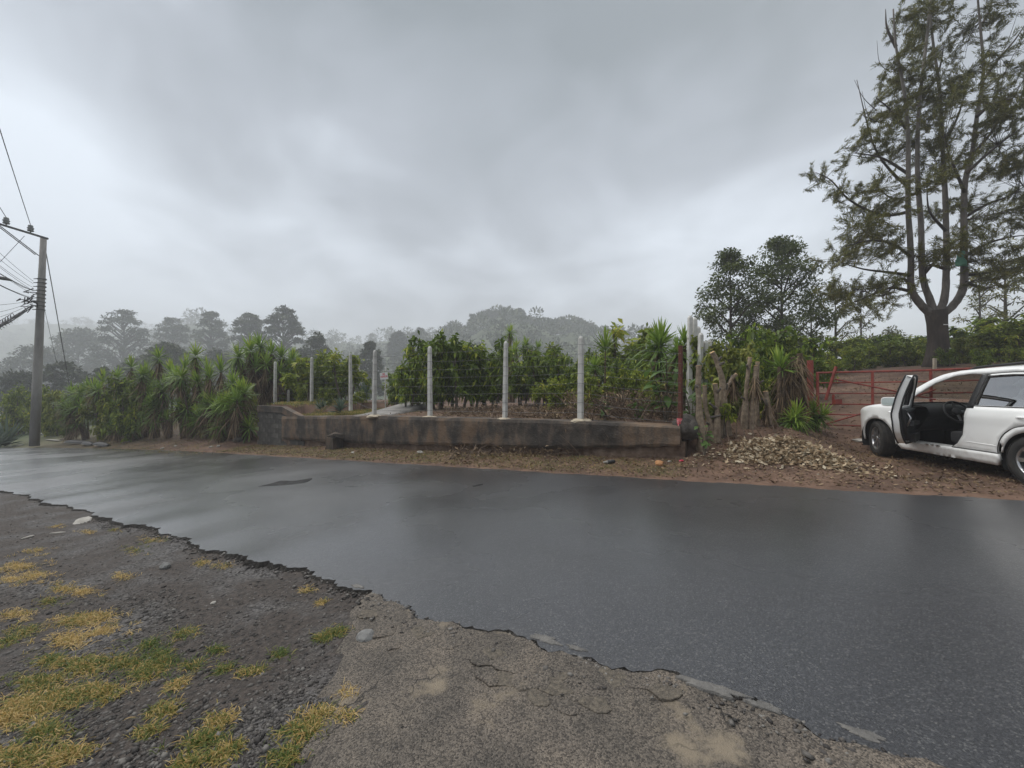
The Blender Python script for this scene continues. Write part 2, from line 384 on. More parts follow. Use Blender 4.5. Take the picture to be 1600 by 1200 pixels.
# ------------------------------------------------------------------ road
def road_extra(m, n, l, b, mp, r):
    vo = n.new('ShaderNodeTexVoronoi'); vo.inputs['Scale'].default_value = 120; l.new(mp.outputs[0], vo.inputs['Vector'])
    sx = n.new('ShaderNodeSeparateXYZ'); l.new(vo.outputs['Color'], sx.inputs[0])
    cr2 = n.new('ShaderNodeValToRGB'); e = cr2.color_ramp.elements; e[0].position = .0; e[0].color = (.012, .012, .014, 1); e[1].position = 1; e[1].color = (.10, .098, .094, 1)
    k = cr2.color_ramp.elements.new(.72); k.color = (.030, .030, .033, 1); k = cr2.color_ramp.elements.new(.93); k.color = (.055, .055, .057, 1)
    l.new(sx.outputs[0], cr2.inputs[0])
    mixc = n.new('ShaderNodeMix'); mixc.data_type = 'RGBA'; mixc.blend_type = 'MULTIPLY'; mixc.inputs['Factor'].default_value = 1
    l.new(cr2.outputs[0], mixc.inputs['A']); l.new(r.outputs[0], mixc.inputs['B']); l.new(mixc.outputs['Result'], b.inputs['Base Color'])
    # damp film: broad patches wetter than others
    wn_ = n.new('ShaderNodeTexNoise'); wn_.inputs['Scale'].default_value = .35; wn_.inputs['Detail'].default_value = 5; l.new(mp.outputs[0], wn_.inputs['Vector'])
    mr = n.new('ShaderNodeMapRange'); mr.inputs[1].default_value = .35; mr.inputs[2].default_value = .66; mr.inputs[3].default_value = .28; mr.inputs[4].default_value = .45; l.new(wn_.outputs[0], mr.inputs[0]); l.new(mr.outputs[0], b.inputs['Roughness'])
    bp = n.new('ShaderNodeBump'); bp.inputs['Strength'].default_value = .28; bp.inputs['Distance'].default_value = .005
    f2 = n.new('ShaderNodeTexNoise'); f2.inputs['Scale'].default_value = 14; f2.inputs['Detail'].default_value = 4; l.new(mp.outputs[0], f2.inputs['Vector'])
    ad = n.new('ShaderNodeMath'); ad.operation = 'MULTIPLY_ADD'; ad.inputs[1].default_value = -1.0
    l.new(vo.outputs['Distance'], ad.inputs[0]); l.new(f2.outputs[0], ad.inputs[2])
    l.new(ad.outputs[0], bp.inputs['Height']); l.new(bp.outputs[0], b.inputs['Normal'])
    b.inputs['Coat Weight'].default_value = .8; b.inputs['Coat IOR'].default_value = 1.45
    m3 = n.new('ShaderNodeMapRange'); m3.inputs[1].default_value = .35; m3.inputs[2].default_value = .66; m3.inputs[3].default_value = .20; m3.inputs[4].default_value = .37; l.new(wn_.outputs[0], m3.inputs[0]); l.new(m3.outputs[0], b.inputs['Coat Roughness'])
M_road = mat('wet_asphalt', [(.75, .75, .78), (1.05, 1.05, 1.07), (1.35, 1.35, 1.35)], scale=.5, rough=.36, spec=.5, extra=road_extra)
ss = np.concatenate([np.arange(-26, -4, .5), np.arange(-4, 8, .028), np.arange(8, 20, .1), np.arange(20, 62, .4)])
def rough_edge(s): return .05 * np.sin(s * 1.9 + 1) + .035 * np.sin(s * 5.3) + .022 * np.sin(s * 13.1 + 2) + .014 * np.sin(s * 31 + np.sin(s * 7)) + .008 * np.sin(s * 67)
def road_z(s, v): return plane(s) + .034 + (.012 * math.sin(s * 1.7) + .008 * math.sin(s * 4.3 + 1)) * (1 - min(max(v, 0), 1)) ** 6 - .026 * v + .018 * math.sin(math.pi * min(max(v, 0), 1))
rv, rf, ev, ef_ = [], [], [], []
RE = random.Random(3)
vv = [0, .012, .03, .06, .12, .22, .35, .5, .65, .8, .92, .985, 1]
for s in ss:
    t0 = float(edge_near(s)) + float(rough_edge(s)) + (RE.gauss(0, .006) if s < 8 else 0); t1 = float(edge_far(s)) + .6 * float(rough_edge(s * 1.3 + 40))
    row = []
    for v in vv:
        t = t0 + (t1 - t0) * v; z = float(road_z(s, v)); row.append(xy(s, t) + (z,))
    rv += row
    zt_ = float(road_z(s, 0)); w1, w2 = RE.uniform(-.004, .01), RE.uniform(-.03, .008)
    ev += [xy(s, t0) + (zt_,), xy(s, t0 - .012 + w1) + (zt_ - .018,), xy(s, t0 - .022 + w2) + (zt_ - .045,), xy(s, t0 - .03 + w2) + (zt_ - .11,)]
    ef_ += [xy(s, t1) + (float(road_z(s, 1)),), xy(s, t1 + .05) + (float(plane(s)) - .05,)]
k = len(vv)
rf = [(i * k + j, i * k + j + 1, (i + 1) * k + j + 1, (i + 1) * k + j) for i in range(len(ss) - 1) for j in range(k - 1)]
road = link('road', mesh('road', rv, np.array(rf), M_road, True)); tag(road, kind='structure')
M_edge = mat('broken_asphalt', [(.018, .017, .016), (.042, .039, .036), (.085, .078, .07)], scale=30, rough=.9, spec=.2, bump=1, bscale=90)
for nm_, vs_, kk_ in (('broken_edge', ev, 4), ('far_edge', ef_, 2)):
    link(nm_, mesh(nm_, vs_, np.array([(i * kk_ + j, i * kk_ + j + 1, (i + 1) * kk_ + j + 1, (i + 1) * kk_ + j) for i in range(len(ss) - 1) for j in range(kk_ - 1)]), M_edge), road)
def road_at(px, py):
    a = (px - 800) / F; b = (HOR - py) / F; y = EYE / .3
    for _ in range(30):
        s, t = st(a * y, y); v = (t - float(edge_near(s))) / float(edge_far(s) - edge_near(s))
        y = (EYE - float(road_z(s, v))) / -b
    return Vector((a * y, y, EYE + b * y))

def blob_poly(c, rx, ry, ang, n, jit, seed):
    q = random.Random(seed); o = []
    ph = [q.uniform(0, 6.28) for _ in range(4)]
    for i in range(n):
        a = 2 * math.pi * i / n; r = 1 + jit * (.5 * math.sin(3 * a + ph[0]) + .35 * math.sin(5 * a + ph[1]) + .3 * math.sin(9 * a + ph[2])) + q.uniform(-jit, jit) * .3
        x, y = rx * r * math.cos(a), ry * r * math.sin(a)
        o.append((c[0] + x * math.cos(ang) - y * math.sin(ang), c[1] + x * math.sin(ang) + y * math.cos(ang)))
    return o
def sheet(name, poly, zf, th, m, inset=.12, res=None):
    """thin irregular slab with a lowered rim following a height function"""
    c = np.mean(poly, axis=0); n = len(poly); V = []; Fc = []
    rings = [(1.0, -.02), (1.0, th * .45), (1 - inset, th), (.55, th * 1.05), (.25, th * 1.05)]
    for k, dz in rings:
        for p in poly:
            x, y = c[0] + (p[0] - c[0]) * k, c[1] + (p[1] - c[1]) * k; V.append((x, y, zf(x, y) + dz))
    V.append((c[0], c[1], zf(*c) + th * 1.05))
    for r_ in range(len(rings) - 1):
        Fc += [(r_ * n + i, r_ * n + (i + 1) % n, (r_ + 1) * n + (i + 1) % n, (r_ + 1) * n + i) for i in range(n)]
    b = (len(rings) - 1) * n
    Fc += [(b + i, b + (i + 1) % n, len(V) - 1) for i in range(n)]
    return mesh(name, V, Fc, m, name != 'concrete_fragment')
def rz_xy(x, y):
    s, t = st(x, y); v = (t - float(edge_near(s))) / float(edge_far(s) - edge_near(s)); return float(road_z(s, v))

# dark wet break in the asphalt
M_dip = mat('wet_hole', [(.006, .006, .006), (.016, .016, .017), (.03, .028, .026)], scale=9, rough=.75, rough2=.5, spec=.15, bump=.4, bscale=40)
dp = [road_at(*p) for p in ((404, 760), (425, 755), (440, 751), (462, 751), (488, 747), (480, 753), (462, 756), (440, 758), (420, 759))]
cx_ = [(p.x, p.y) for p in dp]; pv = []
me = sheet('wet_pothole', [(x, y) for x, y in spline(cx_ + [cx_[0]], 4)[:-1]], rz_xy, .005, M_dip, inset=.05)
tag(link('wet_pothole', me), 'dark wet break in the asphalt on the left half of the road', 'pothole', kind='structure')
dp = [road_at(*p) for p in ((738, 759), (752, 756), (754, 757), (741, 760))]
me = sheet('road_crack', [(x, y) for x, y in spline([(p.x, p.y) for p in dp] + [(dp[0].x, dp[0].y)], 3)[:-1]], rz_xy, .005, M_dip, inset=.05)
tag(link('road_crack', me), 'small dark crack in the asphalt in mid road', 'crack', kind='structure')

# ------------------------------------------------------------------ broken driveway apron (bottom centre)
def apron_extra(m, n, l, b, mp, r):
    vo = n.new('ShaderNodeTexVoronoi'); vo.inputs['Scale'].default_value = 130; l.new(mp.outputs[0], vo.inputs['Vector'])
    sx = n.new('ShaderNodeSeparateXYZ'); l.new(vo.outputs['Color'], sx.inputs[0])
    c2 = n.new('ShaderNodeValToRGB'); c2.color_ramp.elements[0].color = (.30, .29, .28, 1); c2.color_ramp.elements[1].color = (1.55, 1.5, 1.42, 1); l.new(sx.outputs[0], c2.inputs[0])
    mu = n.new('ShaderNodeMix'); mu.data_type = 'RGBA'; mu.blend_type = 'MULTIPLY'; mu.inputs['Factor'].default_value = 1; l.new(r.outputs[0], mu.inputs['A']); l.new(c2.outputs[0], mu.inputs['B'])
    # worn pale cement patches
    pn = n.new('ShaderNodeTexNoise'); pn.inputs['Scale'].default_value = 1.7; pn.inputs['Detail'].default_value = 9; pn.inputs['Roughness'].default_value = .65; l.new(mp.outputs[0], pn.inputs['Vector'])
    pr = n.new('ShaderNodeValToRGB'); pr.color_ramp.elements[0].position = .56; pr.color_ramp.elements[1].position = .63; l.new(pn.outputs[0], pr.inputs[0])
    pc = n.new('ShaderNodeMix'); pc.data_type = 'RGBA'; l.new(pr.outputs[0], pc.inputs['Factor']); l.new(mu.outputs['Result'], pc.inputs['A']); pc.inputs['B'].default_value = (.20, .165, .12, 1)
    # cracks
    v2 = n.new('ShaderNodeTexVoronoi'); v2.feature = 'DISTANCE_TO_EDGE'; v2.inputs['Scale'].default_value = 2.6
    ds = n.new('ShaderNodeTexNoise'); ds.inputs['Scale'].default_value = 6; ds.inputs['Detail'].default_value = 6; l.new(mp.outputs[0], ds.inputs['Vector'])
    vm = n.new('ShaderNodeVectorMath'); vm.operation = 'SCALE'; vm.inputs['Scale'].default_value = .35; l.new(ds.outputs['Color'], vm.inputs[0])
    va = n.new('ShaderNodeVectorMath'); l.new(mp.outputs[0], va.inputs[0]); l.new(vm.outputs[0], va.inputs[1]); l.new(va.outputs[0], v2.inputs['Vector'])
    ce = n.new('ShaderNodeMapRange'); ce.inputs[1].default_value = .003; ce.inputs[2].default_value = .018; l.new(v2.outputs['Distance'], ce.inputs[0])
    cn = n.new('ShaderNodeTexNoise'); cn.inputs['Scale'].default_value = 1.1; l.new(mp.outputs[0], cn.inputs['Vector'])
    cg = n.new('ShaderNodeMapRange'); cg.inputs[1].default_value = .50; cg.inputs[2].default_value = .56; cg.inputs[3].default_value = 1; cg.inputs[4].default_value = 0; l.new(cn.outputs[0], cg.inputs[0])
    mxx = n.new('ShaderNodeMath'); mxx.operation = 'MAXIMUM'; l.new(ce.outputs[0], mxx.inputs[0]); l.new(cg.outputs[0], mxx.inputs[1])
    fin = n.new('ShaderNodeMix'); fin.data_type = 'RGBA'; l.new(mxx.outputs[0], fin.inputs['Factor']); fin.inputs['A'].default_value = (.02, .018, .016, 1); l.new(pc.outputs['Result'], fin.inputs['B'])
    l.new(fin.outputs['Result'], b.inputs['Base Color'])
    bp = n.new('ShaderNodeBump'); bp.inputs['Strength'].default_value = .7; bp.inputs['Distance'].default_value = .008
    ad = n.new('ShaderNodeMath'); ad.operation = 'MULTIPLY_ADD'; ad.inputs[1].default_value = -.8; l.new(vo.outputs['Distance'], ad.inputs[0]); l.new(mxx.outputs[0], ad.inputs[2])
    a2 = n.new('ShaderNodeMath'); l.new(ad.outputs[0], a2.inputs[0]); l.new(pn.outputs[0], a2.inputs[1])
    l.new(a2.outputs[0], bp.inputs['Height']); l.new(bp.outputs[0], b.inputs['Normal'])
M_apron = mat('worn_apron', [(.06, .054, .048), (.10, .088, .076), (.14, .12, .10)], scale=3.2, rough=.8, detail=8, extra=apron_extra)
apv = []; sa = np.arange(-7.0, 2.84, .07); nt = 26
for s in sa:
    t1 = float(edge_near(s)) + float(rough_edge(s)) - .01
    tl = max(-2.6, 1.07 + (s - 1.75) * 1.054)
    tl += .05 * math.sin(s * 23) + .04 * math.sin(s * 41)
    tl = min(tl, t1 - .02)
    for j in range(nt + 1):
        v = j / nt; t = tl + (t1 - tl) * v; x, y = xy(s, t)
        z = float(plane(s)) + .014 + .010 * float(fbm(x, y, 2.2, 7)) + .006 * float(fbm(x, y, 9, 3)) + .022 * float(1 - sstep(.0, .4, t1 - t))
        if j == 0: z -= .03
        apv.append((x, y, z))
apf = [(i * (nt + 1) + j, i * (nt + 1) + j + 1, (i + 1) * (nt + 1) + j + 1, (i + 1) * (nt + 1) + j) for i in range(len(sa) - 1) for j in range(nt)]
tag(link('driveway_apron', mesh('driveway_apron', apv, np.array(apf), M_apron, True)), kind='structure')

M_frag = mat('concrete_fragment', [(.05, .044, .037), (.12, .103, .082), (.20, .17, .13)], scale=42, rough=.9, bump=.9, bscale=110)
apron_o = bpy.data.objects['driveway_apron']
for i, (px, py, r_) in enumerate([(752, 1022, .05), (772, 1014, .045), (792, 1030, .06), (818, 1024, .05), (845, 1036, .07), (872, 1042, .05), (760, 1044, .055), (790, 1052, .05), (826, 1056, .07), (862, 1064, .06), (900, 1072, .06), (930, 1090, .05), (880, 1090, .05), (842, 1082, .045), (700, 1000, .05), (660, 985, .06), (690, 975, .04), (630, 965, .05), (600, 985, .06), (575, 960, .05), (615, 1003, .04), (960, 1052, .06), (1000, 1062, .05), (1040, 1075, .05)]):
    p = road_at(px, py); me = sheet('concrete_fragment', blob_poly((p.x, p.y), r_ * 1.7, r_ * 1.05, R.uniform(-1.0, -.2), 10, .28, 90 + i), lambda x, y: float(plane(st(x, y)[0])) + .015 + .018 * float(1 - sstep(0, .45, float(edge_near(st(x, y)[0])) - st(x, y)[1])), R.uniform(.002, .007), M_frag if i % 2 else M_apron, inset=.05)
    link('concrete_fragment', me, apron_o)
M_spill = mat('pale_mortar', [(.085, .082, .078), (.13, .125, .118), (.18, .172, .16)], scale=12, rough=.85, bump=.6, bscale=70)
for i, (px, py, rx, ry, lab) in enumerate([(852, 1004, .10, .035, 'pale mortar smear on the asphalt lip below the road middle'), (560, 922, .07, .025, 'small grey mortar patch at the left tip of the driveway apron'),
        (1110, 1078, .15, .035, 'long grey mortar patch on the broken road edge, lower right'), (1192, 1107, .075, .025, 'oval grey mortar patch on the road edge beside the long one'), (1345, 1150, .075, .028, 'rightmost grey mortar patch along the near road edge'), (900, 1018, .06, .02, 'thin mortar smear right of the pale smear on the road lip')]):
    p = road_at(px, py - 7); an = math.atan2(-.52, .854)
    me = sheet('mortar_patch', blob_poly((p.x, p.y), rx, ry, an, 40, .32, 50 + i), rz_xy, .004, M_spill, inset=.06)
    tag(link('mortar_patch', me), lab, 'mortar patch', 'mortar patches along the near road edge')

# ------------------------------------------------------------------ inner concrete path
M_path = mat('path_concrete', [(.10, .095, .09), (.19, .18, .17), (.27, .26, .245)], scale=1.8, rough=.7, bump=.4, bscale=40)
pl = [W(545, 652, 14.9), W(586, 641, 16.2), W(625, 630, 18.2), W(652, 622.5, 21)]
pr_ = [W(606, 652, 14.2), W(636, 641, 15.6), W(662, 630, 17.6), W(672, 622.5, 20.4)]
pb = MB(); L1 = spline(pl, 5); L2 = spline(pr_, 5); nseg = len(L1)
PV = []
for a, b in zip(L1, L2):
    for j in range(5):
        q = a + (b - a) * j / 4; PV.append((q[0], q[1], max(g1(q[0], q[1]) + .02, float(q[2]) - .02)))
pb.add(PV, [(i * 5 + j, i * 5 + j + 1, i * 5 + j + 6, i * 5 + j + 5) for i in range(nseg - 1) for j in range(4)])
po = pb.obj('path', M_path, smooth=True); tag(po, kind='structure')
sm = po.modifiers.new('thick', 'SOLIDIFY'); sm.thickness = .3; sm.offset = -1

# ------------------------------------------------------------------ retaining walls
def stain_extra(m, n, l, b, mp, r):
    # vertical weather streaks
    m2 = n.new('ShaderNodeMapping'); m2.inputs['Scale'].default_value = (1.1, 1.1, .5); tcn = n.new('ShaderNodeTexCoord'); l.new(tcn.outputs['Object'], m2.inputs[0])
    s1 = n.new('ShaderNodeTexNoise'); s1.inputs['Scale'].default_value = 1.5; s1.inputs['Detail'].default_value = 10; s1.inputs['Roughness'].default_value = .68; l.new(m2.outputs[0], s1.inputs['Vector'])
    sr = n.new('ShaderNodeValToRGB'); sr.color_ramp.elements[0].position = .42; sr.color_ramp.elements[0].color = (.014, .012, .011, 1); sr.color_ramp.elements[1].position = .60; sr.color_ramp.elements[1].color = (.17, .105, .06, 1)
    k = sr.color_ramp.elements.new(.5); k.color = (.075, .055, .04, 1)
    l.new(s1.outputs[0], sr.inputs[0])
    mu = n.new('ShaderNodeMix'); mu.data_type = 'RGBA'; mu.inputs['Factor'].default_value = .72; l.new(r.outputs[0], mu.inputs['A']); l.new(sr.outputs[0], mu.inputs['B'])
    # pale scrapes
    s2 = n.new('ShaderNodeTexNoise'); s2.inputs['Scale'].default_value = 5; s2.inputs['Detail'].default_value = 10; s2.inputs['Roughness'].default_value = .75; l.new(mp.outputs[0], s2.inputs['Vector'])
    p2 = n.new('ShaderNodeMapRange'); p2.inputs[1].default_value = .62; p2.inputs[2].default_value = .72; l.new(s2.outputs[0], p2.inputs[0])
    m3 = n.new('ShaderNodeMix'); m3.data_type = 'RGBA'; l.new(p2.outputs[0], m3.inputs['Factor']); l.new(mu.outputs['Result'], m3.inputs['A']); m3.inputs['B'].default_value = (.20, .18, .15, 1)
    l.new(m3.outputs['Result'], b.inputs['Base Color'])
M_wall = mat('stained_concrete', [(.035, .03, .026), (.10, .08, .062), (.17, .14, .11)], scale=2.2, rough=.78, detail=9, bump=.8, bscale=22, extra=stain_extra)
M_found = mat('eroded_footing', [(.07, .045, .032), (.14, .095, .068), (.22, .16, .12)], scale=5, rough=.9, bump=.9, bscale=30)
WB_S = [1.5, 3.0, 4.7, 8.0, 11.3, 16.7]; WB_Z = [.35, .18, .03, -.13, -.32, -.52]
wall = thing('retaining_wall', 'long low mossy concrete retaining wall with undercut base under the wire fence', 'wall')
TF = 9.42
def wall_face(s0, s1, zt, zb, t0, th, name, m, wob, par, nz=10, ds=.09):
    ns = int((s1 - s0) / ds); V = []
    for i in range(ns + 1):
        s = s0 + (s1 - s0) * i / ns; a, b_ = zb(s), zt(s); ring = []
        for j in range(nz + 1):
            v = j / nz; z = a + (b_ - a) * v; w = wob * float(fbm(s, z * 2.2, 1.6, 3)) + wob * .5 * float(fbm(s * 1.3, z, 6, 8))
            ring.append((t0 + w + (.03 if j in (0, nz) else 0), z + (wob * 1.2 * float(fbm(s, 0, 2.4, 9)) if j in (0, nz) else 0)))
        ring += [(t0 + th * .5, b_ + .015 * float(fbm(s, 3, 3, 2))), (t0 + th, b_), (t0 + th, a), (t0 + th * .5, a)]
        V += [xy(s, t) + (z,) for t, z in ring]
    q = nz + 5
    Fc = [(i * q + j, i * q + (j + 1) % q, (i + 1) * q + (j + 1) % q, (i + 1) * q + j) for i in range(ns) for j in range(q)]
    Fc += [tuple(range(q))[::-1], tuple(range(ns * q, ns * q + q))]
    return link(name, mesh(name, V, Fc, m, False), par)
wall_face(1.5, 16.75, lambda s: float(wall_top(s)), lambda s: float(np.interp(s, WB_S, WB_Z)) + .02 * math.sin(s * 9) * math.sin(s * 3.1), TF, .62, 'slab', M_wall, .022, wall)
wall_face(1.42, 16.9, lambda s: float(np.interp(s, WB_S, WB_Z)) + .06, lambda s: float(plane(s)) - .15, TF + .13, .3, 'footing', M_found, .05, wall, 6)
# small broken buttress stub against the wall
for (px, ang, w_, h_) in ((523, 0, .5, .42),):
    a = (px - 800) / F; Yq = 9.2 / (.52 * a + .854); zb = g1(a * Yq, Yq)
    sb = MB(); sb.box((0, 0, h_ / 2 - .1), (w_, .42, h_ + .2), jit=.05); sb.box((-.02, .02, h_ + .02), (w_ * 1.05, .42, .10), jit=.07)
    sb.obj('buttress', M_wall, wall, loc=(a * Yq, Yq, zb), rot=(0, 0, math.atan2(DY, DX)))
# block wall at the left end
M_block = mat('grey_block', [(.035, .033, .03), (.075, .07, .062), (.125, .118, .105)], scale=3.5, rough=.85, bump=.8, bscale=40, rand=.25)
M_mort = mat('block_mortar', [(.03, .028, .025), (.06, .055, .048)], scale=8, rough=.9)
bw = thing('block_wall', 'dark weathered concrete block wall below the leftmost fence posts', 'wall')
bme = MB().box((0, 0, 0), (.395, .16, .19), jit=.004).mesh('block', M_block)
rot_d = math.atan2(DY, DX)
B0, B1, BT = 15.6, 18.75, 9.52
z0w = -.92
core = MB(); V = []
for (s, t) in ((B0, BT + .02), (B1, BT + .02), (B1, BT + .18), (B0, BT + .18)): V.append(xy(s, t) + (z0w,))
for (s, t) in ((B0, BT + .02), (B1, BT + .02), (B1, BT + .18), (B0, BT + .18)): V.append(xy(s, t) + ((.68 if s > 17 else .36),))
core.add(V, [(0, 1, 2, 3), (4, 5, 6, 7), (0, 1, 5, 4), (1, 2, 6, 5), (2, 3, 7, 6), (3, 0, 4, 7)])
core.obj('mortar_core', M_mort, bw)
for row in range(8):
    z = z0w + .1 + row * .2; off = .2 * (row % 2)
    s = B0 + .2 - off
    while s < B1 - .05:
        if z < .30 + .5 * float(sstep(16.0, 17.0, s)):
            x, y = xy(s + .0, BT + .08)
            if s - .2 > B0 - .25: link('block', bme, bw, (x, y, z), (R.uniform(-.01, .01), 0, rot_d + R.uniform(-.01, .01)))
        s += .405
# cast beam on top, stepping down to the right
bb = MB()
for (sa_, sb_, za, zb_, h_) in ((16.9, B1 + .06, .80, .80, .26), (15.5, 16.9, .42, .80, .26)):
    n_ = 8
    for i in range(n_):
        s1_, s2_ = sa_ + (sb_ - sa_) * i / n_, sa_ + (sb_ - sa_) * (i + 1) / n_; z1, z2 = za + (zb_ - za) * i / n_, za + (zb_ - za) * (i + 1) / n_
        P = [xy(s1_, BT - .04) + (z1 - h_,), xy(s2_, BT - .04) + (z2 - h_,), xy(s2_, BT + .2) + (z2 - h_,), xy(s1_, BT + .2) + (z1 - h_,), xy(s1_, BT - .04) + (z1,), xy(s2_, BT - .04) + (z2,), xy(s2_, BT + .2) + (z2,), xy(s1_, BT + .2) + (z1,)]
        bb.add(P, [(0, 1, 5, 4), (2, 3, 7, 6), (4, 5, 6, 7), (0, 3, 2, 1)] + ([(0, 4, 7, 3)] if i == 0 else []) + ([(1, 2, 6, 5)] if i == n_ - 1 else []))
bb.obj('capping_beam', M_wall, bw)
# rounded boulder at the right end of the wall
def rock_mesh(name, m, seed, sub=3, amp=.22, sq=(1, 1, 1)):
    bm = bmesh.new(); bmesh.ops.create_icosphere(bm, subdivisions=sub, radius=1)
    for v in bm.verts:
        d = v.co.normalized(); k = 1 + amp * mnoise.noise(d * 1.3 + Vector((seed, 0, 0))) + amp * .5 * mnoise.noise(d * 3.1 + Vector((0, seed, 0)))
        v.co = Vector((d.x * k * sq[0], d.y * k * sq[1], d.z * k * sq[2]))
    me = bpy.data.meshes.new(name); bm.to_mesh(me); bm.free(); me.materials.append(m); return me
M_rock = mat('dark_rock', [(.035, .03, .027), (.075, .065, .056), (.13, .115, .10)], scale=4, rough=.85, bump=.8, bscale=25)
p = W(1072, 668, 9.1)
tag(link('boulder', rock_mesh('boulder', M_rock, 3.3, sq=(.27, .24, .30)), None, (p.x, p.y, p.z)), 'rounded dark boulder at the right end of the retaining wall', 'boulder')

# ------------------------------------------------------------------ fence
M_post = mat('post_concrete', [(.42, .41, .38), (.58, .57, .54), (.68, .67, .64)], scale=3, rough=.75, bump=.3, bscale=60, rand=.2)
M_foot = mat('fresh_mortar', [(.30, .25, .18), (.42, .36, .27), (.50, .44, .35)], scale=9, rough=.9, bump=.5, bscale=40)
M_wire = mat('galvanised_wire', [(.10, .10, .10), (.22, .22, .22)], scale=30, rough=.5, metal=.6)
M_rust = mat('rusty_iron', [(.045, .015, .010), (.10, .032, .02), (.17, .065, .035)], scale=14, rough=.85, bump=.4, bscale=90)
fence = thing('barbed_wire_fence', 'barbed wire fence on seven pale concrete posts along the retaining wall', 'fence')
def post_mesh(h, w=.13):
    m_ = MB(); w2 = w * .82
    n = 8
    for i in range(n):
        pass
    pts = [(0, 0, -.25), (0, 0, h - .05), (0, 0, h)]
    V = []
    for z, k in ((-.25, w), (h * .33, w * .96), (h * .66, w * .9), (h - .06, w2), (h, w2 * .55)):
        c = k * .5; b_ = .018
        V += [(c, c - b_, z), (c - b_, c, z), (-c + b_, c, z), (-c, c - b_, z), (-c, -c + b_, z), (-c + b_, -c, z), (c - b_, -c, z), (c, -c + b_, z)]
    m_.add(V, [(i * 8 + j, i * 8 + (j + 1) % 8, (i + 1) * 8 + (j + 1) % 8, (i + 1) * 8 + j) for i in range(4) for j in range(8)] + [tuple(range(32, 40))])
    return m_.mesh('post', M_post)
FP = [(907, 657, 525, 10.30, 1), (789, 655, 533, 11.5, 1), (672, 652, 541, 12.9, 1), (585, 650, 547, 14.0, 1), (548, 632, 552, 17.2, 0), (487, 630, 558, 19.1, 0), (430, 628, 565, 21.6, 0)]
tops = []
for i, (px, yb, yt, Yp, ft) in enumerate(FP):
    b_ = W(px, yb, Yp); h = (yb - yt) / F * Yp
    lean = R.uniform(-.012, .012)
    po = link('post', post_mesh(h, R.uniform(.125, .14)), fence, b_, (R.uniform(-.01, .01), lean, rot_d + R.uniform(-.1, .1)))
    if ft:
        me = rock_mesh('footing_collar', M_foot, i * 2.1, sub=3, amp=.25, sq=(.27, .24, .075))
        f_ = link('footing_collar', me, po, (0, 0, -.02))
    tops.append((b_, h))
rp = W(1062, 672, 9.0); rh = 1.86
# strands
ends = [(rp, rh)] + tops
for k in range(8):
    pts = []
    for i in range(len(ends) - 1):
        (b0, h0), (b1, h1) = ends[i], ends[i + 1]
        f = .10 + .80 * k / 7
        A0 = b0 + Vector((0, -.075, f * h0)); A1 = b1 + Vector((0, -.075, f * h1))
        sag = R.uniform(.01, .04) if i else R.uniform(.01, .05)
        for q in range(9):
            t = q / 9; pp = A0.lerp(A1, t); pp.z -= sag * 4 * t * (1 - t); pp += Vector((0, 0, R.uniform(-.006, .006))); pts.append(pp)
    pts.append(A1)
    mb = MB(); mb.tube(pts, .0038, 5)
    # barbs
    for i in range(len(pts) - 1):
        a, b_ = pts[i], pts[i + 1]; L_ = (b_ - a).length; nb = int(L_ / .14)
        for q in range(nb):
            c = a.lerp(b_, (q + .5) / max(nb, 1)); an = R.uniform(0, 3.14); d = Vector((math.cos(an) * .2, math.sin(an), math.cos(an))) * .022
            mb.tube([c - d, c + d], .0025, 3, cap=False)
    mb.obj('wire', M_wire, fence)
# rusty iron post with red tape
ip = thing('iron_post', 'rusty iron fence post with red and white tape near the wall end', 'post', rp)
ib = MB(); ib.box((0, 0, rh / 2 - .1), (.012, .075, rh + .2)); ib.box((.03, .0315, rh / 2 - .1), (.06, .012, rh + .2)); ib.box((.03, -.0315, rh / 2 - .1), (.06, .012, rh + .2))
ib.obj('channel', M_rust, ip, rot=(0, .01, .7))
M_tape = mat('red_tape', [(.45, .03, .05), (.62, .10, .12), (.75, .45, .45)], scale=16, rough=.5)
tb = MB(); tb.lathe([(.062, .14), (.064, .17), (.062, .24), (.060, .26)], 10, 'z'); tb.box((-.05, -.05, .10), (.012, .03, .16), jit=.006)
tb.obj('tape', M_tape, ip)

# tall spare concrete posts leaning together behind the stumps
for i, (px, pt, Yp, tilt) in enumerate([(1079, 493, 11.4, .03), (1086, 496, 11.6, -.02), (1096, 520, 11.2, .05), (1103, 533, 11.3, .02), (1109, 531, 11.5, -.04), (1091, 510, 11.8, .0)]):
    top = W(px, pt, Yp); gzv = g1(top.x, top.y); h = top.z - gzv
    o = link('concrete_post', post_mesh(h, .14), None, (top.x - tilt * h * .6, top.y, gzv), (0, tilt * .6, R.uniform(-.3, .3)))
    tag(o, ['tallest grey concrete post behind the cut stumps, leftmost of the bunch', 'tall grey post just right of the tallest one behind the stumps', 'shorter concrete post third from left in the upright bunch behind the stumps', 'short grey post second from right in the bunch behind the stumps', 'rightmost short concrete post of the bunch behind the cut stumps', 'concrete post half hidden at the back of the bunch behind the stumps'][i], 'post', 'spare concrete posts bunched behind the stumps')
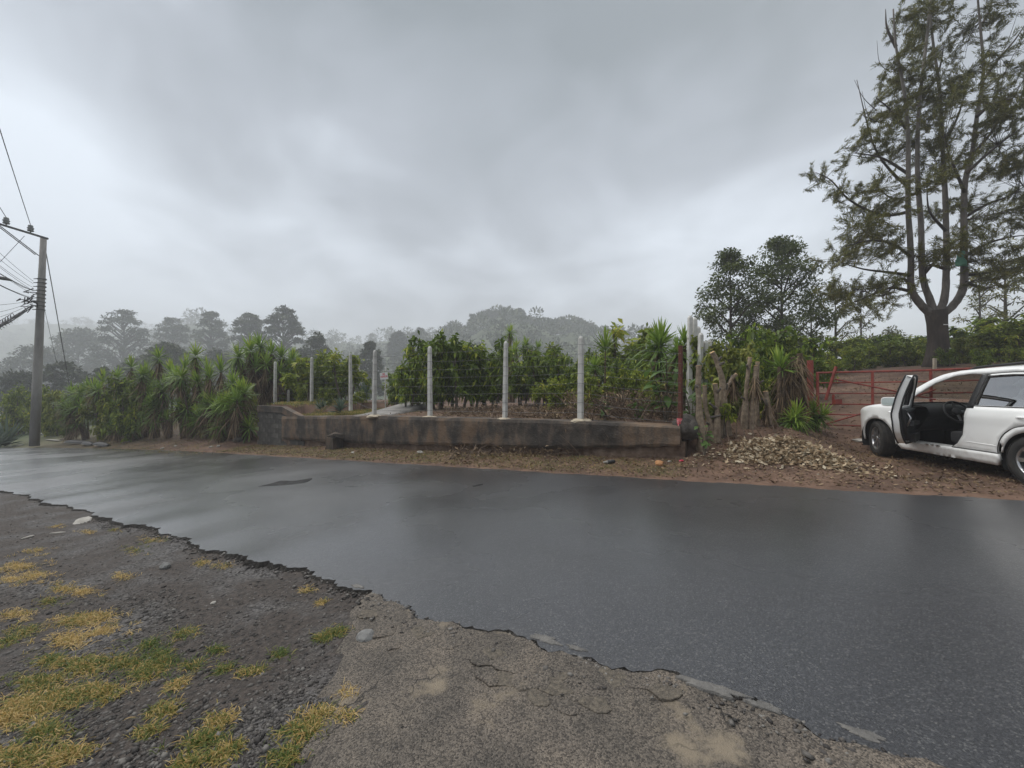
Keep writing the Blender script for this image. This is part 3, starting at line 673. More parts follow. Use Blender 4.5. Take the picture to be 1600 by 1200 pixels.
for i, (px, pt, pb_, Yp, lab) in enumerate([(511, 572, 606, 27, 'thin distant concrete post between the second and third fence posts'), (561, 572, 590, 29, 'distant concrete post in the shrubs left of the for sale sign'), (805, 563, 590, 22, 'thin white stake among coffee bushes right of the centre fence post'), (450, 609, 627, 22.5, 'short white post stump at the foot of the shaggy yucca'), (602, 573, 592, 26, 'pale distant post directly behind the small white sign')]):
    top = W(px, pt, Yp); z0 = g1(top.x, top.y)
    o = link('concrete_post', post_mesh(top.z - z0, .12), None, (top.x, top.y, z0), (0, R.uniform(-.02, .02), R.uniform(0, 1))); tag(o, lab, 'post', 'distant boundary posts')

# ------------------------------------------------------------------ sign
M_white = mat('sign_white', [(.70, .70, .70), (.78, .78, .78)], scale=5, rough=.5)
M_red = mat('sign_red', [(.62, .03, .06), (.68, .05, .08)], scale=5, rough=.5)
b_ = W(602, 622, 18.2); gz_ = g1(b_.x, b_.y)
sg = thing('sale_sign', 'small tilted white board with red letters on a thin pole by the path', 'sign', (b_.x, b_.y, gz_))
tz = W(600, 572, 18.2).z - gz_
MB().tube([(0, .03, -.1), (-.01, .03, tz * .5), (.02, .03, tz)], .016, 8).obj('pole', M_post, sg)
sc = W(600, 587.5, 18.2); bd = MB(); bd.box((0, 0, 0), (.36, .012, .31)); bo = bd.obj('board', M_white, sg, loc=(sc.x - b_.x, -.01, sc.z - gz_), rot=(0, -.13, -.1))
def text_obj(txt, size, m, parent, loc, rot, name):
    cu = bpy.data.curves.new(name, 'FONT'); cu.body = txt; cu.size = size; cu.align_x = 'CENTER'; cu.align_y = 'CENTER'; cu.extrude = .0015; cu.offset = size * .02
    to = bpy.data.objects.new('tmp', cu); COL.objects.link(to); dg = bpy.context.evaluated_depsgraph_get(); me = bpy.data.meshes.new_from_object(to.evaluated_get(dg))
    COL.objects.unlink(to); bpy.data.objects.remove(to); me.materials.clear(); me.materials.append(m)
    return link(name, me, parent, loc, rot)
text_obj('SE', .12, M_red, bo, (.0, -.009, .075), (math.radians(90), 0, 0), 'lettering')
text_obj('VENDE', .105, M_red, bo, (.0, -.009, -.03), (math.radians(90), 0, 0), 'lettering')

# ------------------------------------------------------------------ gate
M_gate = mat('red_oxide_paint', [(.09, .018, .013), (.21, .03, .02), (.28, .06, .04)], scale=9, rough=.55, bump=.15, bscale=60, rand=.15)
g0 = W(1266, 605, 11.0); gd = Vector((.854, -.50, .02)).normalized()
gate = thing('farm_gate', 'red painted steel tube farm gate with crossed braces behind the car', 'gate', (g0.x, g0.y, 0))
zb0, zt0 = .60, 1.98
def gp(k, z): return Vector((gd.x * k, gd.y * k, z + .02 * k))
MB().tube([gp(0, .1), gp(0, 2.32)], .075, 10).obj('gate_post', M_gate, gate)
MB().tube([gp(4.55, .1), gp(4.55, 2.3)], .075, 10).obj('gate_post', M_gate, gate)
for k in (.16, 1.28, 2.35, 3.4, 4.4):
    MB().tube([gp(k, zb0), gp(k, zt0)], .03 if k > 1 else .035, 8).obj('stile', M_gate, gate)
for i, z in enumerate((zb0, .88, 1.15, 1.43, 1.71, zt0)):
    MB().tube([gp(.13, z), gp(2.2, z - .02), gp(4.45, z)], .017 if i not in (5,) else .026, 8).obj('rail', M_gate, gate)
MB().tube([gp(.5, 1.80) - Vector((0, .04, 0)), gp(1.28, 1.58) - Vector((0, .04, 0)), gp(2.4, 1.26) - Vector((0, .04, 0))], .02, 8).obj('brace', M_gate, gate)
MB().tube([gp(.3, .62) - Vector((0, .04, 0)), gp(1.28, 1.0) - Vector((0, .04, 0)), gp(2.4, 1.5) - Vector((0, .04, 0))], .02, 8).obj('brace', M_gate, gate)
MB().tube([gp(.30, 1.26) - Vector((0, .05, 0)), gp(.52, 2.13) - Vector((0, .05, 0))], .035, 8).obj('leaning_strut', M_gate, gate)
MB().box(gp(.55, 1.21) - Vector((0, .05, 0)), (.19, .06, .13), jit=.004).obj('lock_box', M_gate, gate)
MB().tube([gp(.46, 1.4) - Vector((0, .05, 0)), gp(.46, 1.12) - Vector((0, .05, 0))], .03, 8).obj('latch_bar', M_gate, gate)

# ------------------------------------------------------------------ utility pole and lines
M_pole = mat('old_pole_concrete', [(.19, .18, .17), (.28, .265, .25), (.37, .35, .33)], scale=2, rough=.85, bump=.5, bscale=30, stretch=(1, 1, .3))
M_dark = mat('black_cable', [(.01, .01, .011), (.022, .022, .024)], scale=20, rough=.6)
M_steel = mat('dull_steel', [(.09, .09, .09), (.17, .17, .17)], scale=12, rough=.55, metal=.7)
M_ins = mat('porcelain', [(.16, .17, .17), (.24, .25, .25)], scale=6, rough=.25)
YP = 25.0
pb_ = W(55, 684, YP); pt_ = W(66, 370, YP)
up_ = thing('utility_pole', 'tall grey concrete utility pole with crossarm at the left roadside', 'utility pole', pb_)
def rel(v): return v - pb_
ax = rel(pt_)
MB().tube([ax * -.04, ax * .25, ax * .5, ax * .75, ax], [.23, .215, .19, .165, .14], 14).obj('shaft', M_pole, up_, smooth=True)
ca, cb = W(68, 371, YP - .2), W(-40, 338, YP - 2.2)
dcr = (cb - ca).normalized()
MB().tube([rel(ca) - dcr * .15, rel(cb)], .075, 4).obj('crossarm', M_steel, up_)
for o_ in (0, .18):
    MB().tube([rel(pt_) * .905 + Vector((-.12, -.1 - o_, 0)), rel(ca + dcr * 1.75) + Vector((0, -.06 - o_, -.05))], .025, 6).obj('crossarm_brace', M_steel, up_)
inss = []
for px, py in ((44, 363), (5, 351), (-38, 338)):
    k = (68 - px) / 108; c = ca.lerp(cb, k); base = rel(c) + Vector((0, 0, .05))
    ib = MB(); ib.lathe([(.03, 0), (.03, .06), (.13, .08), (.15, .14), (.10, .18), (.14, .22), (.15, .28), (.10, .32), (.12, .36), (.10, .44), (.0, .46)], 14, 'z', base)
    ib.obj('insulator', M_ins, up_, smooth=True); inss.append(c + Vector((0, 0, .5)))
# cable clamps and spool racks on the shaft
for py in list(range(436, 486, 6)):
    f = (684 - py) / (684 - 370); c = ax * f
    cb_ = MB(); cb_.lathe([(.19, -.02), (.215, -.02), (.215, .02), (.19, .02)], 14, 'z', c); cb_.box(c + Vector((.26, -.05, 0)), (.16, .04, .04)); cb_.box(c + Vector((-.26, -.12, 0)), (.16, .04, .04))
    cb_.obj('pole_band', M_steel, up_)
kn = MB()
q = random.Random(5)
c0_ = ax * ((684 - 472) / 314) + Vector((-.35, -.2, 0))
for i in range(16):
    a = c0_ + Vector((q.uniform(-.5, .3), q.uniform(-.3, .1), q.uniform(-.4, .5)))
    kn.tube([a, a + Vector((q.uniform(-.3, .3), q.uniform(-.2, .2), q.uniform(-.35, .3))), a + Vector((q.uniform(-.3, .4), q.uniform(-.2, .2), q.uniform(-.3, .3)))], .028, 6)
for i in range(5):
    a = c0_ + Vector((-.9 - i * .16, -.2, -.75 - i * .1)); MB().tube([a + Vector((.12 * math.cos(t * .7), 0, -.28 + .3 * math.sin(t * .7))) for t in range(8)], .016, 5).obj('cable_loop', M_dark, up_)
kn.obj('cable_tangle', M_dark, up_)['kind'] = 'stuff'
def wire(name, a, b, r, sag, label, group=None, m=M_dark, n=20, bundle=0):
    mb = MB(); pts = []
    for i in range(n + 1):
        t = i / n; p = a.lerp(b, t); p.z -= sag * 4 * t * (1 - t); pts.append(p)
    if bundle:
        for j in range(bundle):
            o1, o2, ph = R.uniform(-.06, .06), R.uniform(-.09, .09), R.uniform(0, 6)
            mb.tube([p + Vector((o1 + .03 * math.sin(i * .9 + ph), o1, o2 + .04 * math.sin(i * 1.3 + ph))) for i, p in enumerate(pts)], r, 5)
    else: mb.tube(pts, r, 6)
    return tag(mb.obj(name, m), label, 'cable', group)
wire('power_line', inss[0], Vector((2.5, -5.5, 12.2)), .016, .25, 'thin power line rising from the inner insulator to the picture edge', 'power lines')
wire('power_line', inss[1], Vector((.5, -7.0, 12.2)), .016, .25, 'thin power line rising from the insulator at the picture edge', 'power lines')
wire('power_line', inss[2], Vector((-1.5, -8.5, 12.2)), .016, .25, 'outermost power line at the far end of the pole crossarm', 'power lines')
wire('guy_wire', W(69, 388, YP), W(108, 600, 30), .022, .0, 'steel guy wire slanting down right from the pole top', m=M_steel)
wire('guy_wire', W(66, 472, YP), W(88, 566, 28), .010, .0, 'thin faint stay wire low on the right of the pole', m=M_steel)
att = lambda py: W(60, py, YP) + Vector((-.2, -.15, 0))
fan = [(440, 376), (444, 384), (450, 391), (455, 400), (460, 408), (466, 424), (470, 470), (472, 480), (474, 486), (476, 505)]
for i, (pa, pbx) in enumerate(fan):
    e_ = W(-160, pbx - (pa - pbx) * 2.2, 15)
    wire('telephone_wire', att(pa), e_, .009, .25 + .1 * (i % 3), f'thin telephone wire, {ORD[i]} from the top of the fan left of the pole', 'thin telephone wires fanning left from the pole')
wire('service_cable', att(455), W(-170, 310, 14), .017, .25, 'thick black service cable second below the crossarm, rising to the left')
wire('service_cable', att(468), W(-170, 340, 14), .022, .3, 'thickest single black cable rising left from the pole tangle')
wire('cable_bundle', att(478), W(-150, 590, 17), .014, .15, 'heavy drooping bundle of black cables below the fan of wires', bundle=9)
lp = W(17, 438, 22)
wire('drop_cable', att(453), lp, .016, .1, 'short black cable from pole to the grey splice box')
sb = MB(); sb.tube([W(17, 438, 22), W(9, 435.5, 21.7), W(-14, 432, 21)], [.04, .09, .09], 8); tag(sb.obj('splice_box', M_steel), 'grey splice box hanging on a cable left of the pole', 'cable box')
wire('stay_wire', W(36, 368, YP - .9), W(-40, 450, 22), .012, .0, 'thin diagonal stay wire crossing under the crossarm braces')

# ------------------------------------------------------------------ white car with its driver's door open
def car_extra(m, n, l, b, mp, r):
    b.inputs['Coat Weight'].default_value = .6; b.inputs['Coat Roughness'].default_value = .05
    # road dirt thrown up on the lower body
    sz = n.new('ShaderNodeSeparateXYZ'); l.new(mp.outputs[0], sz.inputs[0])
    hz_ = n.new('ShaderNodeMapRange'); hz_.inputs[1].default_value = .62; hz_.inputs[2].default_value = .18; hz_.inputs[3].default_value = 0; hz_.inputs[4].default_value = .42; l.new(sz.outputs[2], hz_.inputs[0])
    dn = n.new('ShaderNodeTexNoise'); dn.inputs['Scale'].default_value = 9; dn.inputs['Detail'].default_value = 9; l.new(mp.outputs[0], dn.inputs['Vector'])
    ds = n.new('ShaderNodeMapRange'); ds.inputs[1].default_value = .42; ds.inputs[2].default_value = .72; l.new(dn.outputs[0], ds.inputs[0])
    mu = n.new('ShaderNodeMath'); mu.operation = 'MULTIPLY'; l.new(hz_.outputs[0], mu.inputs[0]); l.new(ds.outputs[0], mu.inputs[1])
    mc = n.new('ShaderNodeMix'); mc.data_type = 'RGBA'; l.new(mu.outputs[0], mc.inputs['Factor']); l.new(r.outputs[0], mc.inputs['A']); mc.inputs['B'].default_value = (.22, .16, .11, 1); l.new(mc.outputs['Result'], b.inputs['Base Color'])
M_paint = mat('white_car_paint', [(.80, .81, .81), (.83, .84, .835), (.85, .86, .85)], scale=1.3, rough=.35, extra=car_extra)
M_black = mat('black_plastic', [(.008, .008, .009), (.016, .016, .017)], scale=20, rough=.55, bump=.1, bscale=200)
M_trim = mat('dark_interior', [(.010, .010, .011), (.02, .02, .021)], scale=14, rough=.75)
M_seat = mat('seat_cloth', [(.014, .014, .016), (.03, .03, .032)], scale=60, rough=.95)
M_tyre = mat('tyre_rubber', [(.009, .009, .009), (.02, .019, .018), (.04, .034, .028)], scale=7, rough=.8, bump=.2, bscale=90)
M_rim = mat('alloy_rim', [(.42, .42, .43), (.55, .55, .56)], scale=8, rough=.28, metal=.9)
M_chrome = mat('mirror_glass', [(.75, .8, .83), (.8, .84, .87)], scale=2, rough=.03, metal=1)
M_lamp_red = mat('tail_lamp', [(.35, .01, .01), (.45, .02, .02)], scale=10, rough=.1, coat=1)
M_headl = mat('headlamp_lens', [(.55, .57, .58), (.7, .72, .73)], scale=18, rough=.06, coat=1, metal=.4)
M_plate = mat('number_plate', [(.5, .5, .5), (.6, .6, .6)], scale=12, rough=.4)
def glass_mat(name, col, alpha):
    m, n, l = ntree(name); o = n.new('ShaderNodeOutputMaterial'); g = n.new('ShaderNodeBsdfGlossy'); g.inputs['Roughness'].default_value = .02; g.inputs[0].default_value = (1, 1, 1, 1)
    t = n.new('ShaderNodeBsdfTransparent'); t.inputs[0].default_value = (*col, 1); fr = n.new('ShaderNodeFresnel'); fr.inputs[0].default_value = 1.55
    mr = n.new('ShaderNodeMath'); mr.operation = 'MULTIPLY_ADD'; mr.inputs[1].default_value = .36; mr.inputs[2].default_value = alpha; mr.use_clamp = True; l.new(fr.outputs[0], mr.inputs[0])
    mx_ = n.new('ShaderNodeMixShader'); l.new(mr.outputs[0], mx_.inputs[0]); l.new(t.outputs[0], mx_.inputs[1]); l.new(g.outputs[0], mx_.inputs[2]); l.new(mx_.outputs[0], o.inputs[0]); return m
M_glass = glass_mat('clear_car_glass', (.55, .60, .58), .02)
M_glass_d = glass_mat('tinted_car_glass', (.12, .135, .135), .04)

def cw(x, z):
    """half width of the body at (x forward from front axle, z up)"""
    w = .845
    if x > .05: w -= .30 * ((x - .05) / .75) ** 2.3
    if x < -2.75: w -= .12 * ((-2.75 - x) / .65) ** 2
    if z < .75: w -= .05 * ((.75 - z) / .5) ** 2
    w += .012 * math.exp(-((z - .88) / .07) ** 2)
    if z > .95: w -= (z - .95) * .20 + max(0, z - 1.0) ** 2 * .22
    for ax_ in (0.0, WBASE):
        r = math.hypot(x - ax_, z - .34)
        if z < 1.0: w += .02 * math.exp(-((r - .43) / .075) ** 2)
    return w
WBASE = -2.60
def inpoly(p, poly):
    c = False; n = len(poly); x, y = p
    for i in range(n):
        a, b_ = poly[i], poly[i - 1]
        if (a[1] > y) != (b_[1] > y) and x < (b_[0] - a[0]) * (y - a[1]) / (b_[1] - a[1]) + a[0]: c = not c
    return c
def densify(poly, d=.05):
    o = []
    for i in range(len(poly)):
        a, b_ = poly[i], poly[(i + 1) % len(poly)]; L_ = math.hypot(b_[0] - a[0], b_[1] - a[1]); n = max(1, int(L_ / d))
        o += [(a[0] + (b_[0] - a[0]) * k / n, a[1] + (b_[1] - a[1]) * k / n) for k in range(n)]
    return o
def panel(outer, holes=(), side=1, step=.06, off=0.0, wf=cw):
    o = densify(outer); hs = [densify(h) for h in holes]; pts = list(o); ed = [(i, (i + 1) % len(o)) for i in range(len(o))]
    for h in hs:
        k = len(pts); pts += h; ed += [(k + i, k + (i + 1) % len(h)) for i in range(len(h))]
    P0 = np.array(pts)
    xs = [p[0] for p in o]; zs = [p[1] for p in o]; x = min(xs)
    while x < max(xs):
        z = min(zs)
        while z < max(zs):
            if inpoly((x, z), o) and not any(inpoly((x, z), h) for h in hs) and np.min(np.hypot(P0[:, 0] - x, P0[:, 1] - z)) > step * .6: pts.append((x, z))
            z += step
        x += step
    r = delaunay_2d_cdt([Vector(p) for p in pts], ed, [], 0, 1e-5)
    v2 = r[0]; V = [(p.x, side * (wf(p.x, p.y) + off), p.y) for p in v2]; Fc = []
    for f in r[2]:
        c = (sum(v2[i].x for i in f) / len(f), sum(v2[i].y for i in f) / len(f))
        if inpoly(c, o) and not any(inpoly(c, h) for h in hs): Fc.append(tuple(f) if side > 0 else tuple(f)[::-1])
    return V, Fc
def pobj(name, m, parent, outer, holes=(), side=1, off=0.0, th=.022, org=(0, 0, 0), wf=cw):
    V, Fc = panel(outer, holes, side, off=off, wf=wf)
    V = [(a - org[0], b_ - org[1], c - org[2]) for a, b_, c in V]
    o = link(name, mesh(name, V, Fc, m, True), parent)
    if th:
        s_ = o.modifiers.new('thick', 'SOLIDIFY'); s_.thickness = th; s_.offset = 0; s_.use_even_offset = False
    return o
def arc(cx, cz, r, a0, a1, n=14): return [(cx + r * math.cos(math.radians(a0 + (a1 - a0) * i / n)), cz + r * math.sin(math.radians(a0 + (a1 - a0) * i / n))) for i in range(n + 1)]
def sp2(pts, n=5): return [(float(p[0]), float(p[1])) for p in spline(pts, n)]

front = thing('white_car', 'white compact off-roader with its driver door open parked at the red gate', 'car')
CAR = front
AR = .405
zl = .265     # lower body edge
# profile lines
A_front = sp2([(-.36, 1.03), (-.72, 1.30), (-1.10, 1.53), (-1.42, 1.605)], 5)           # front edge of the A pillar up to the roof
roof_edge = sp2([(-1.42, 1.605), (-2.0, 1.635), (-2.7, 1.62), (-3.18, 1.575)], 5)
rear_edge = sp2([(-3.18, 1.575), (-3.33, 1.32), (-3.39, 1.0), (-3.42, .7), (-3.42, .36)], 4)
fend_top = sp2([(-.36, 1.03), (-.05, 1.015), (.30, .955), (.55, .865), (.68, .76)], 5)
nose = sp2([(.68, .76), (.745, .62), (.755, .45), (.70, .28)], 4)
open_top = sp2([(-.60, 1.02), (-.80, 1.20), (-1.08, 1.40), (-1.36, 1.515), (-1.62, 1.545), (-1.765, 1.535)], 4)
opening = [(-.60, 1.02)] + open_top[1:] + sp2([(-1.765, 1.535), (-1.735, 1.25), (-1.685, .98), (-1.67, .78), (-1.62, .60)], 3)[1:] + sp2([(-1.62, .60), (-1.50, .46), (-1.36, .385)], 3)[1:] + [(-.70, .37), (-.625, .42), (-.60, .55)]
rdoor = sp2([(-1.70, .95), (-1.75, 1.25), (-1.782, 1.535)], 3) + sp2([(-1.782, 1.535), (-2.2, 1.555), (-2.62, 1.535)], 3)[1:] + sp2([(-2.62, 1.535), (-2.70, 1.25), (-2.735, .98)], 3)[1:] + sp2([(-2.735, .98), (-2.60, .845), (-2.38, .775), (-2.235, .66), (-2.165, .50), (-2.15, .385)], 4)[1:] + [(-1.46, .385), (-1.56, .46), (-1.655, .60), (-1.685, .78)]
rwin = [(-1.80, 1.065), (-1.83, 1.25), (-1.86, 1.50), (-2.2, 1.515), (-2.57, 1.50), (-2.65, 1.25), (-2.675, 1.065)]
qwin = [(-2.80, 1.06), (-2.755, 1.30), (-2.71, 1.50), (-2.98, 1.48), (-3.10, 1.25), (-3.13, 1.08)]
def body_side(side, opn):
    fr = 'front' if opn else 'x'
    # front wing: from nose to the door opening
    wing = fend_top + nose[1:] + [(.46, .28)] + [p for p in arc(0, .34, AR, -8, 188, 22)] + [(-.42, .30), (-.50, .30), (-.585, .37)] + [(-.585, .60), (-.585, .98), (-.42, 1.03)]
    pobj('front_wing', M_paint, CAR, wing, side=side)
    # greenhouse frame: A pillar, roof rail, C pillar, rear quarter
    outer = A_front + roof_edge[1:] + rear_edge[1:] + [(-3.38, .33), (-3.03, .33)] + arc(WBASE, .34, AR, 0, 160, 20) + [(-2.99, .50)][:0]
    outer += [(-2.985, .50)][:0]
    frame = A_front + roof_edge[1:] + rear_edge[1:] + [(-3.38, .33), (WBASE - AR - .01, .33)] + arc(WBASE, .34, AR, 180, 22, 20)
    frame += [(-2.19, .56), (-2.26, .67), (-2.39, .785), (-2.60, .855), (-2.745, .99), (-2.71, 1.25), (-2.63, 1.545), (-2.2, 1.565), (-1.775, 1.545)]
    frame += [(-1.62, 1.555), (-1.36, 1.525), (-1.07, 1.41), (-.79, 1.21), (-.575, 1.02)]
    pobj('side_frame', M_paint, CAR, frame, [qwin], side=side)
    pobj('quarter_window', M_glass_d, CAR, qwin, side=side, off=-.012, th=0)
    # sill
    sill = [(-.50, .365), (-1.3, .375), (-2.16, .375), (-2.17, .30), (-2.13, .215), (-.52, .225), (-.47, .29)]
    pobj('sill', M_paint, CAR, sill, side=side, off=.012, th=.05)
    sbx = MB(); sbx.box((-1.33, side * .715, .315), (1.62, .20, .135)); sbx.obj('sill_step', M_paint, CAR)
    sm_ = MB(); sm_.tube([(x, side * (cw(x, z) + .011), z) for x, z in densify(rdoor, .04)] + [(rdoor[0][0], side * (cw(*rdoor[0]) + .011), rdoor[0][1])], .0055, 5); sm_.obj('door_seam', M_black, CAR)
    rd = pobj('rear_door', M_paint, CAR, rdoor, [rwin], side=side, off=.002)
    pobj('window_glass', M_glass_d, rd, rwin, side=side, off=-.012, th=0)
    pobj('pillar_trim', M_black, rd, [(-1.715, 1.02), (-1.755, 1.25), (-1.785, 1.53), (-1.87, 1.53), (-1.845, 1.25), (-1.815, 1.02)], side=side, off=.0135, th=.003)
    pobj('window_surround', M_black, rd, rwin_big, [rwin_in], side=side, off=.0135, th=.003)
    hb = MB(); hb.tube([(-2.42, side * (cw(-2.42, .92) + .02), .92), (-2.46, side * (cw(-2.5, .92) + .045), .925), (-2.60, side * (cw(-2.5, .92) + .045), .925), (-2.64, side * (cw(-2.62, .92) + .02), .92)], .016, 8)
    hb.obj('handle', M_paint, rd, smooth=True)
    rb = MB(); rb.tube([(x, side * (cw(x, .50) + .012), .50 + .01 * math.sin((x + 1.7) * 3)) for x in np.linspace(-1.70, -2.14, 8)], .007, 6); rb.obj('rubbing_strip', M_paint, rd, smooth=True)
    # roof rail
    rr_ = MB(); ys = lambda x, z: side * (cw(x, z) - .035)
    rr_.tube([(-1.48, ys(-1.48, 1.6), 1.60), (-1.62, ys(-1.6, 1.62), 1.655), (-2.2, ys(-2.2, 1.63), 1.685), (-2.85, ys(-2.85, 1.62), 1.67), (-3.05, ys(-3.05, 1.59), 1.60)], [.02, .02, .021, .02, .02], 8)
    rr_.obj('roof_rail', M_black, CAR, smooth=True)
    # arch lip
    for c_ in (0, WBASE):
        al = MB(); al.tube([(x, side * (cw(x, z) - .004), z) for x, z in arc(c_, .34, AR + .004, -4 if c_ == 0 else 10, 184, 26)], .012, 6); al.obj('arch_lip', M_paint, CAR, smooth=True)
        il = MB()
        A_ = arc(c_, .34, AR + .03, -25, 205, 18)
        il.grid(lambda u, v: (A_[int(round(u * 18))][0], side * (.42 + .40 * v), A_[int(round(u * 18))][1]), 18, 2)
        il.add([(c_ + (AR + .03) * math.cos(a), side * .42, .34 + (AR + .03) * math.sin(a)) for a in np.linspace(-.5, 3.64, 18)] + [(c_, side * .42, .2)], [(i, i + 1, 18) for i in range(17)])
        il.obj('wheel_liner', M_trim, CAR)
rwin_big = [(-1.785, 1.05), (-1.815, 1.25), (-1.845, 1.515), (-2.2, 1.53), (-2.585, 1.512), (-2.665, 1.25), (-2.695, 1.05)]
rwin_in = [(-1.80, 1.065), (-1.83, 1.25), (-1.86, 1.50), (-2.2, 1.515), (-2.57, 1.50), (-2.65, 1.25), (-2.675, 1.065)]
fdoor = [(-.612, 1.01)] + [(x - .008, z - .008) for x, z in open_top[1:-1]] + sp2([(-1.752, 1.525), (-1.722, 1.25), (-1.672, .98), (-1.657, .78), (-1.607, .60)], 3) + sp2([(-1.607, .60), (-1.49, .47), (-1.36, .395)], 3)[1:] + [(-.71, .38), (-.64, .43), (-.612, .55)]
fwin = [(-.86, 1.03)] + [(x - .035, z - .045) for x, z in open_top[6:-1]] + [(-1.70, 1.485), (-1.675, 1.25), (-1.65, 1.03)]
body_side(1, True); body_side(-1, False)
# passenger door, shut
pdo = pobj('front_door', M_paint, CAR, fdoor, [fwin], side=-1); pobj('window_glass', M_glass, pdo, fwin, side=-1, off=-.012, th=0)
# driver's door, swung open about its hinge
HX, HY = -.615, cw(-.615, .8) - .02
dr_ = bpy.data.objects.new('driver_door', None); COL.objects.link(dr_); dr_.parent = CAR; dr_.location = (HX, HY, 0); dr_.rotation_euler = (0, 0, -math.radians(47)); dr_['label'] = 'open driver door seen nearly edge on with black inner trim'
org = (HX, HY, 0)
pobj('outer_skin', M_paint, dr_, fdoor, [fwin], org=org, off=.0, th=.012)
pobj('inner_frame', M_paint, dr_, [(x * .985 - .011, .012 + z * .985) for x, z in fdoor], [fwin], org=org, off=-.085, th=.012)
# edge web between skins
DV = []; dfc = []; dd = densify(fdoor, .05)
for (x, z) in dd:
    for o_ in (.004, -.03, -.06, -.088): DV.append((x - HX, cw(x, z) + o_ - HY, z))
n_ = len(dd); dfc = [(i * 4 + j, ((i + 1) % n_) * 4 + j, ((i + 1) % n_) * 4 + j + 1, i * 4 + j + 1) for i in range(n_) for j in range(3)]
link('door_edge', mesh('door_edge', DV, dfc, M_paint, True), dr_)
dsl = MB(); dsl.tube([(x - HX, cw(x, z) - .096 - HY, z) for x, z in dd] + [(dd[0][0] - HX, cw(*dd[0]) - .096 - HY, dd[0][1])], .013, 6); dsl.obj('rubber_seal', M_black, dr_, smooth=True)
dsl = MB(); dsl.tube([(x - HX - .004, cw(x, z) + .004 - HY, z) for x, z in dd if x < -1.3], .011, 6); dsl.obj('edge_seal', M_black, dr_, smooth=True)
trim = [(-.68, .98), (-1.62, .98), (-1.60, .75), (-1.53, .62), (-1.38, .45), (-.72, .43), (-.68, .6)]
pobj('trim_panel', M_black, dr_, trim, org=org, off=-.125, th=.06)
tb_ = MB(); tb_.box((-1.2 - HX, cw(-1.2, .7) - .19 - HY, .74), (.62, .09, .06), jit=.006); tb_.box((-1.1 - HX, cw(-1.1, .5) - .18 - HY, .50), (.55, .07, .14), jit=.01); tb_.obj('armrest', M_black, dr_)
gb = MB(); gb.tube([(-1.52 - HX, cw(-1.5, .8) - .16 - HY, .92), (-1.56 - HX, cw(-1.5, .8) - .21 - HY, .84), (-1.52 - HX, cw(-1.5, .8) - .16 - HY, .70)], .013, 8); gb.obj('pull_handle', M_rim, dr_, smooth=True)
pobj('quarter_trim', M_black, dr_, [(-.63, 1.0), (-.86, 1.02), (-.85, 1.2), (-.80, 1.17)], org=org, off=-.05, th=.05)
pobj('window_surround', M_black, dr_, [(x + (.02 if x > -1.2 else -.018), z + (.018 if z > 1.1 else -.012)) for x, z in fwin], [fwin], org=org, off=-.045, th=.05)
hb = MB(); hb.tube([(-1.42 - HX, cw(-1.42, .92) + .02 - HY, .92), (-1.46 - HX, cw(-1.5, .92) + .045 - HY, .925), (-1.58 - HX, cw(-1.5, .92) + .045 - HY, .925), (-1.61 - HX, cw(-1.6, .92) + .02 - HY, .92)], .016, 8); hb.obj('handle', M_paint, dr_, smooth=True)
# mirrors
def mirror(side, parent, o_):
    bm = bmesh.new(); bmesh.ops.create_uvsphere(bm, u_segments=20, v_segments=12, radius=1)
    for v in bm.verts:
        x, y, z = v.co; sg_ = lambda a, e: math.copysign(abs(a) ** e, a)
        v.co = Vector((max(sg_(x, .7), -.35) * .12, sg_(y, .55) * .125, sg_(z, .55) * .085))
    me = bpy.data.meshes.new('mirror_housing'); bm.to_mesh(me); bm.free(); me.materials.append(M_paint); me.polygons.foreach_set('use_smooth', [True] * len(me.polygons))
    c = Vector((-.74, side * (.845 + .17), 1.08)) - Vector(o_)
    h = link('mirror', me, parent, c, (0, 0, side * -.05))
    g_ = MB(); pl_ = [(-.0435, .108 * math.copysign(abs(math.cos(a)) ** .55, math.cos(a)), .068 * math.copysign(abs(math.sin(a)) ** .55, math.sin(a))) for a in np.linspace(0, 2 * math.pi, 28, endpoint=False)]
    g_.add(pl_, [tuple(range(28))]); g_.obj('mirror_glass', M_chrome, h, rot=(0, 0, side * .25 * 0))
    a_ = MB(); a_.tube([c + Vector((.02, side * -.08, -.04)), c + Vector((.05, side * -.19, -.09))], [.035, .045], 8); a_.obj('mirror_arm', M_black, parent, smooth=True)
mirror(1, dr_, org); mirror(-1, CAR, (0, 0, 0))
# bonnet, windscreen, roof, rear, nose
def strip_surface(edge, crown, name, m, par, bulge=(0, 0), nv=14, inset=0.0, th=.02):
    mb = MB(); n = len(edge) - 1
    def fn(u, v):
        x, z = edge[int(round(u * n))]; q = v * 2 - 1; w = cw(x, z) - inset
        k = 1 - abs(q) ** 2.6
        return (x + bulge[0] * k, q * w, z + crown * k + bulge[1] * k)
    mb.grid(fn, n, nv); o = mb.obj(name, m, par, smooth=True)
    if th:
        s_ = o.modifiers.new('thick', 'SOLIDIFY'); s_.thickness = th; s_.offset = -1
    return o
strip_surface(fend_top, .045, 'bonnet', M_paint, CAR, (.03, 0), inset=.004, th=0)
strip_surface(roof_edge, .045, 'roof', M_paint, CAR, inset=.003, th=0)
strip_surface(A_front[1:], .0, 'windscreen', M_glass, CAR, (.10, .045), inset=.012, th=0)
strip_surface(A_front[-3:], .0, 'screen_header', M_trim, CAR, (.095, .02), inset=.03, th=0)
nose_o = strip_surface(nose, .0, 'front_bumper', M_paint, CAR, (.12, 0), th=0)
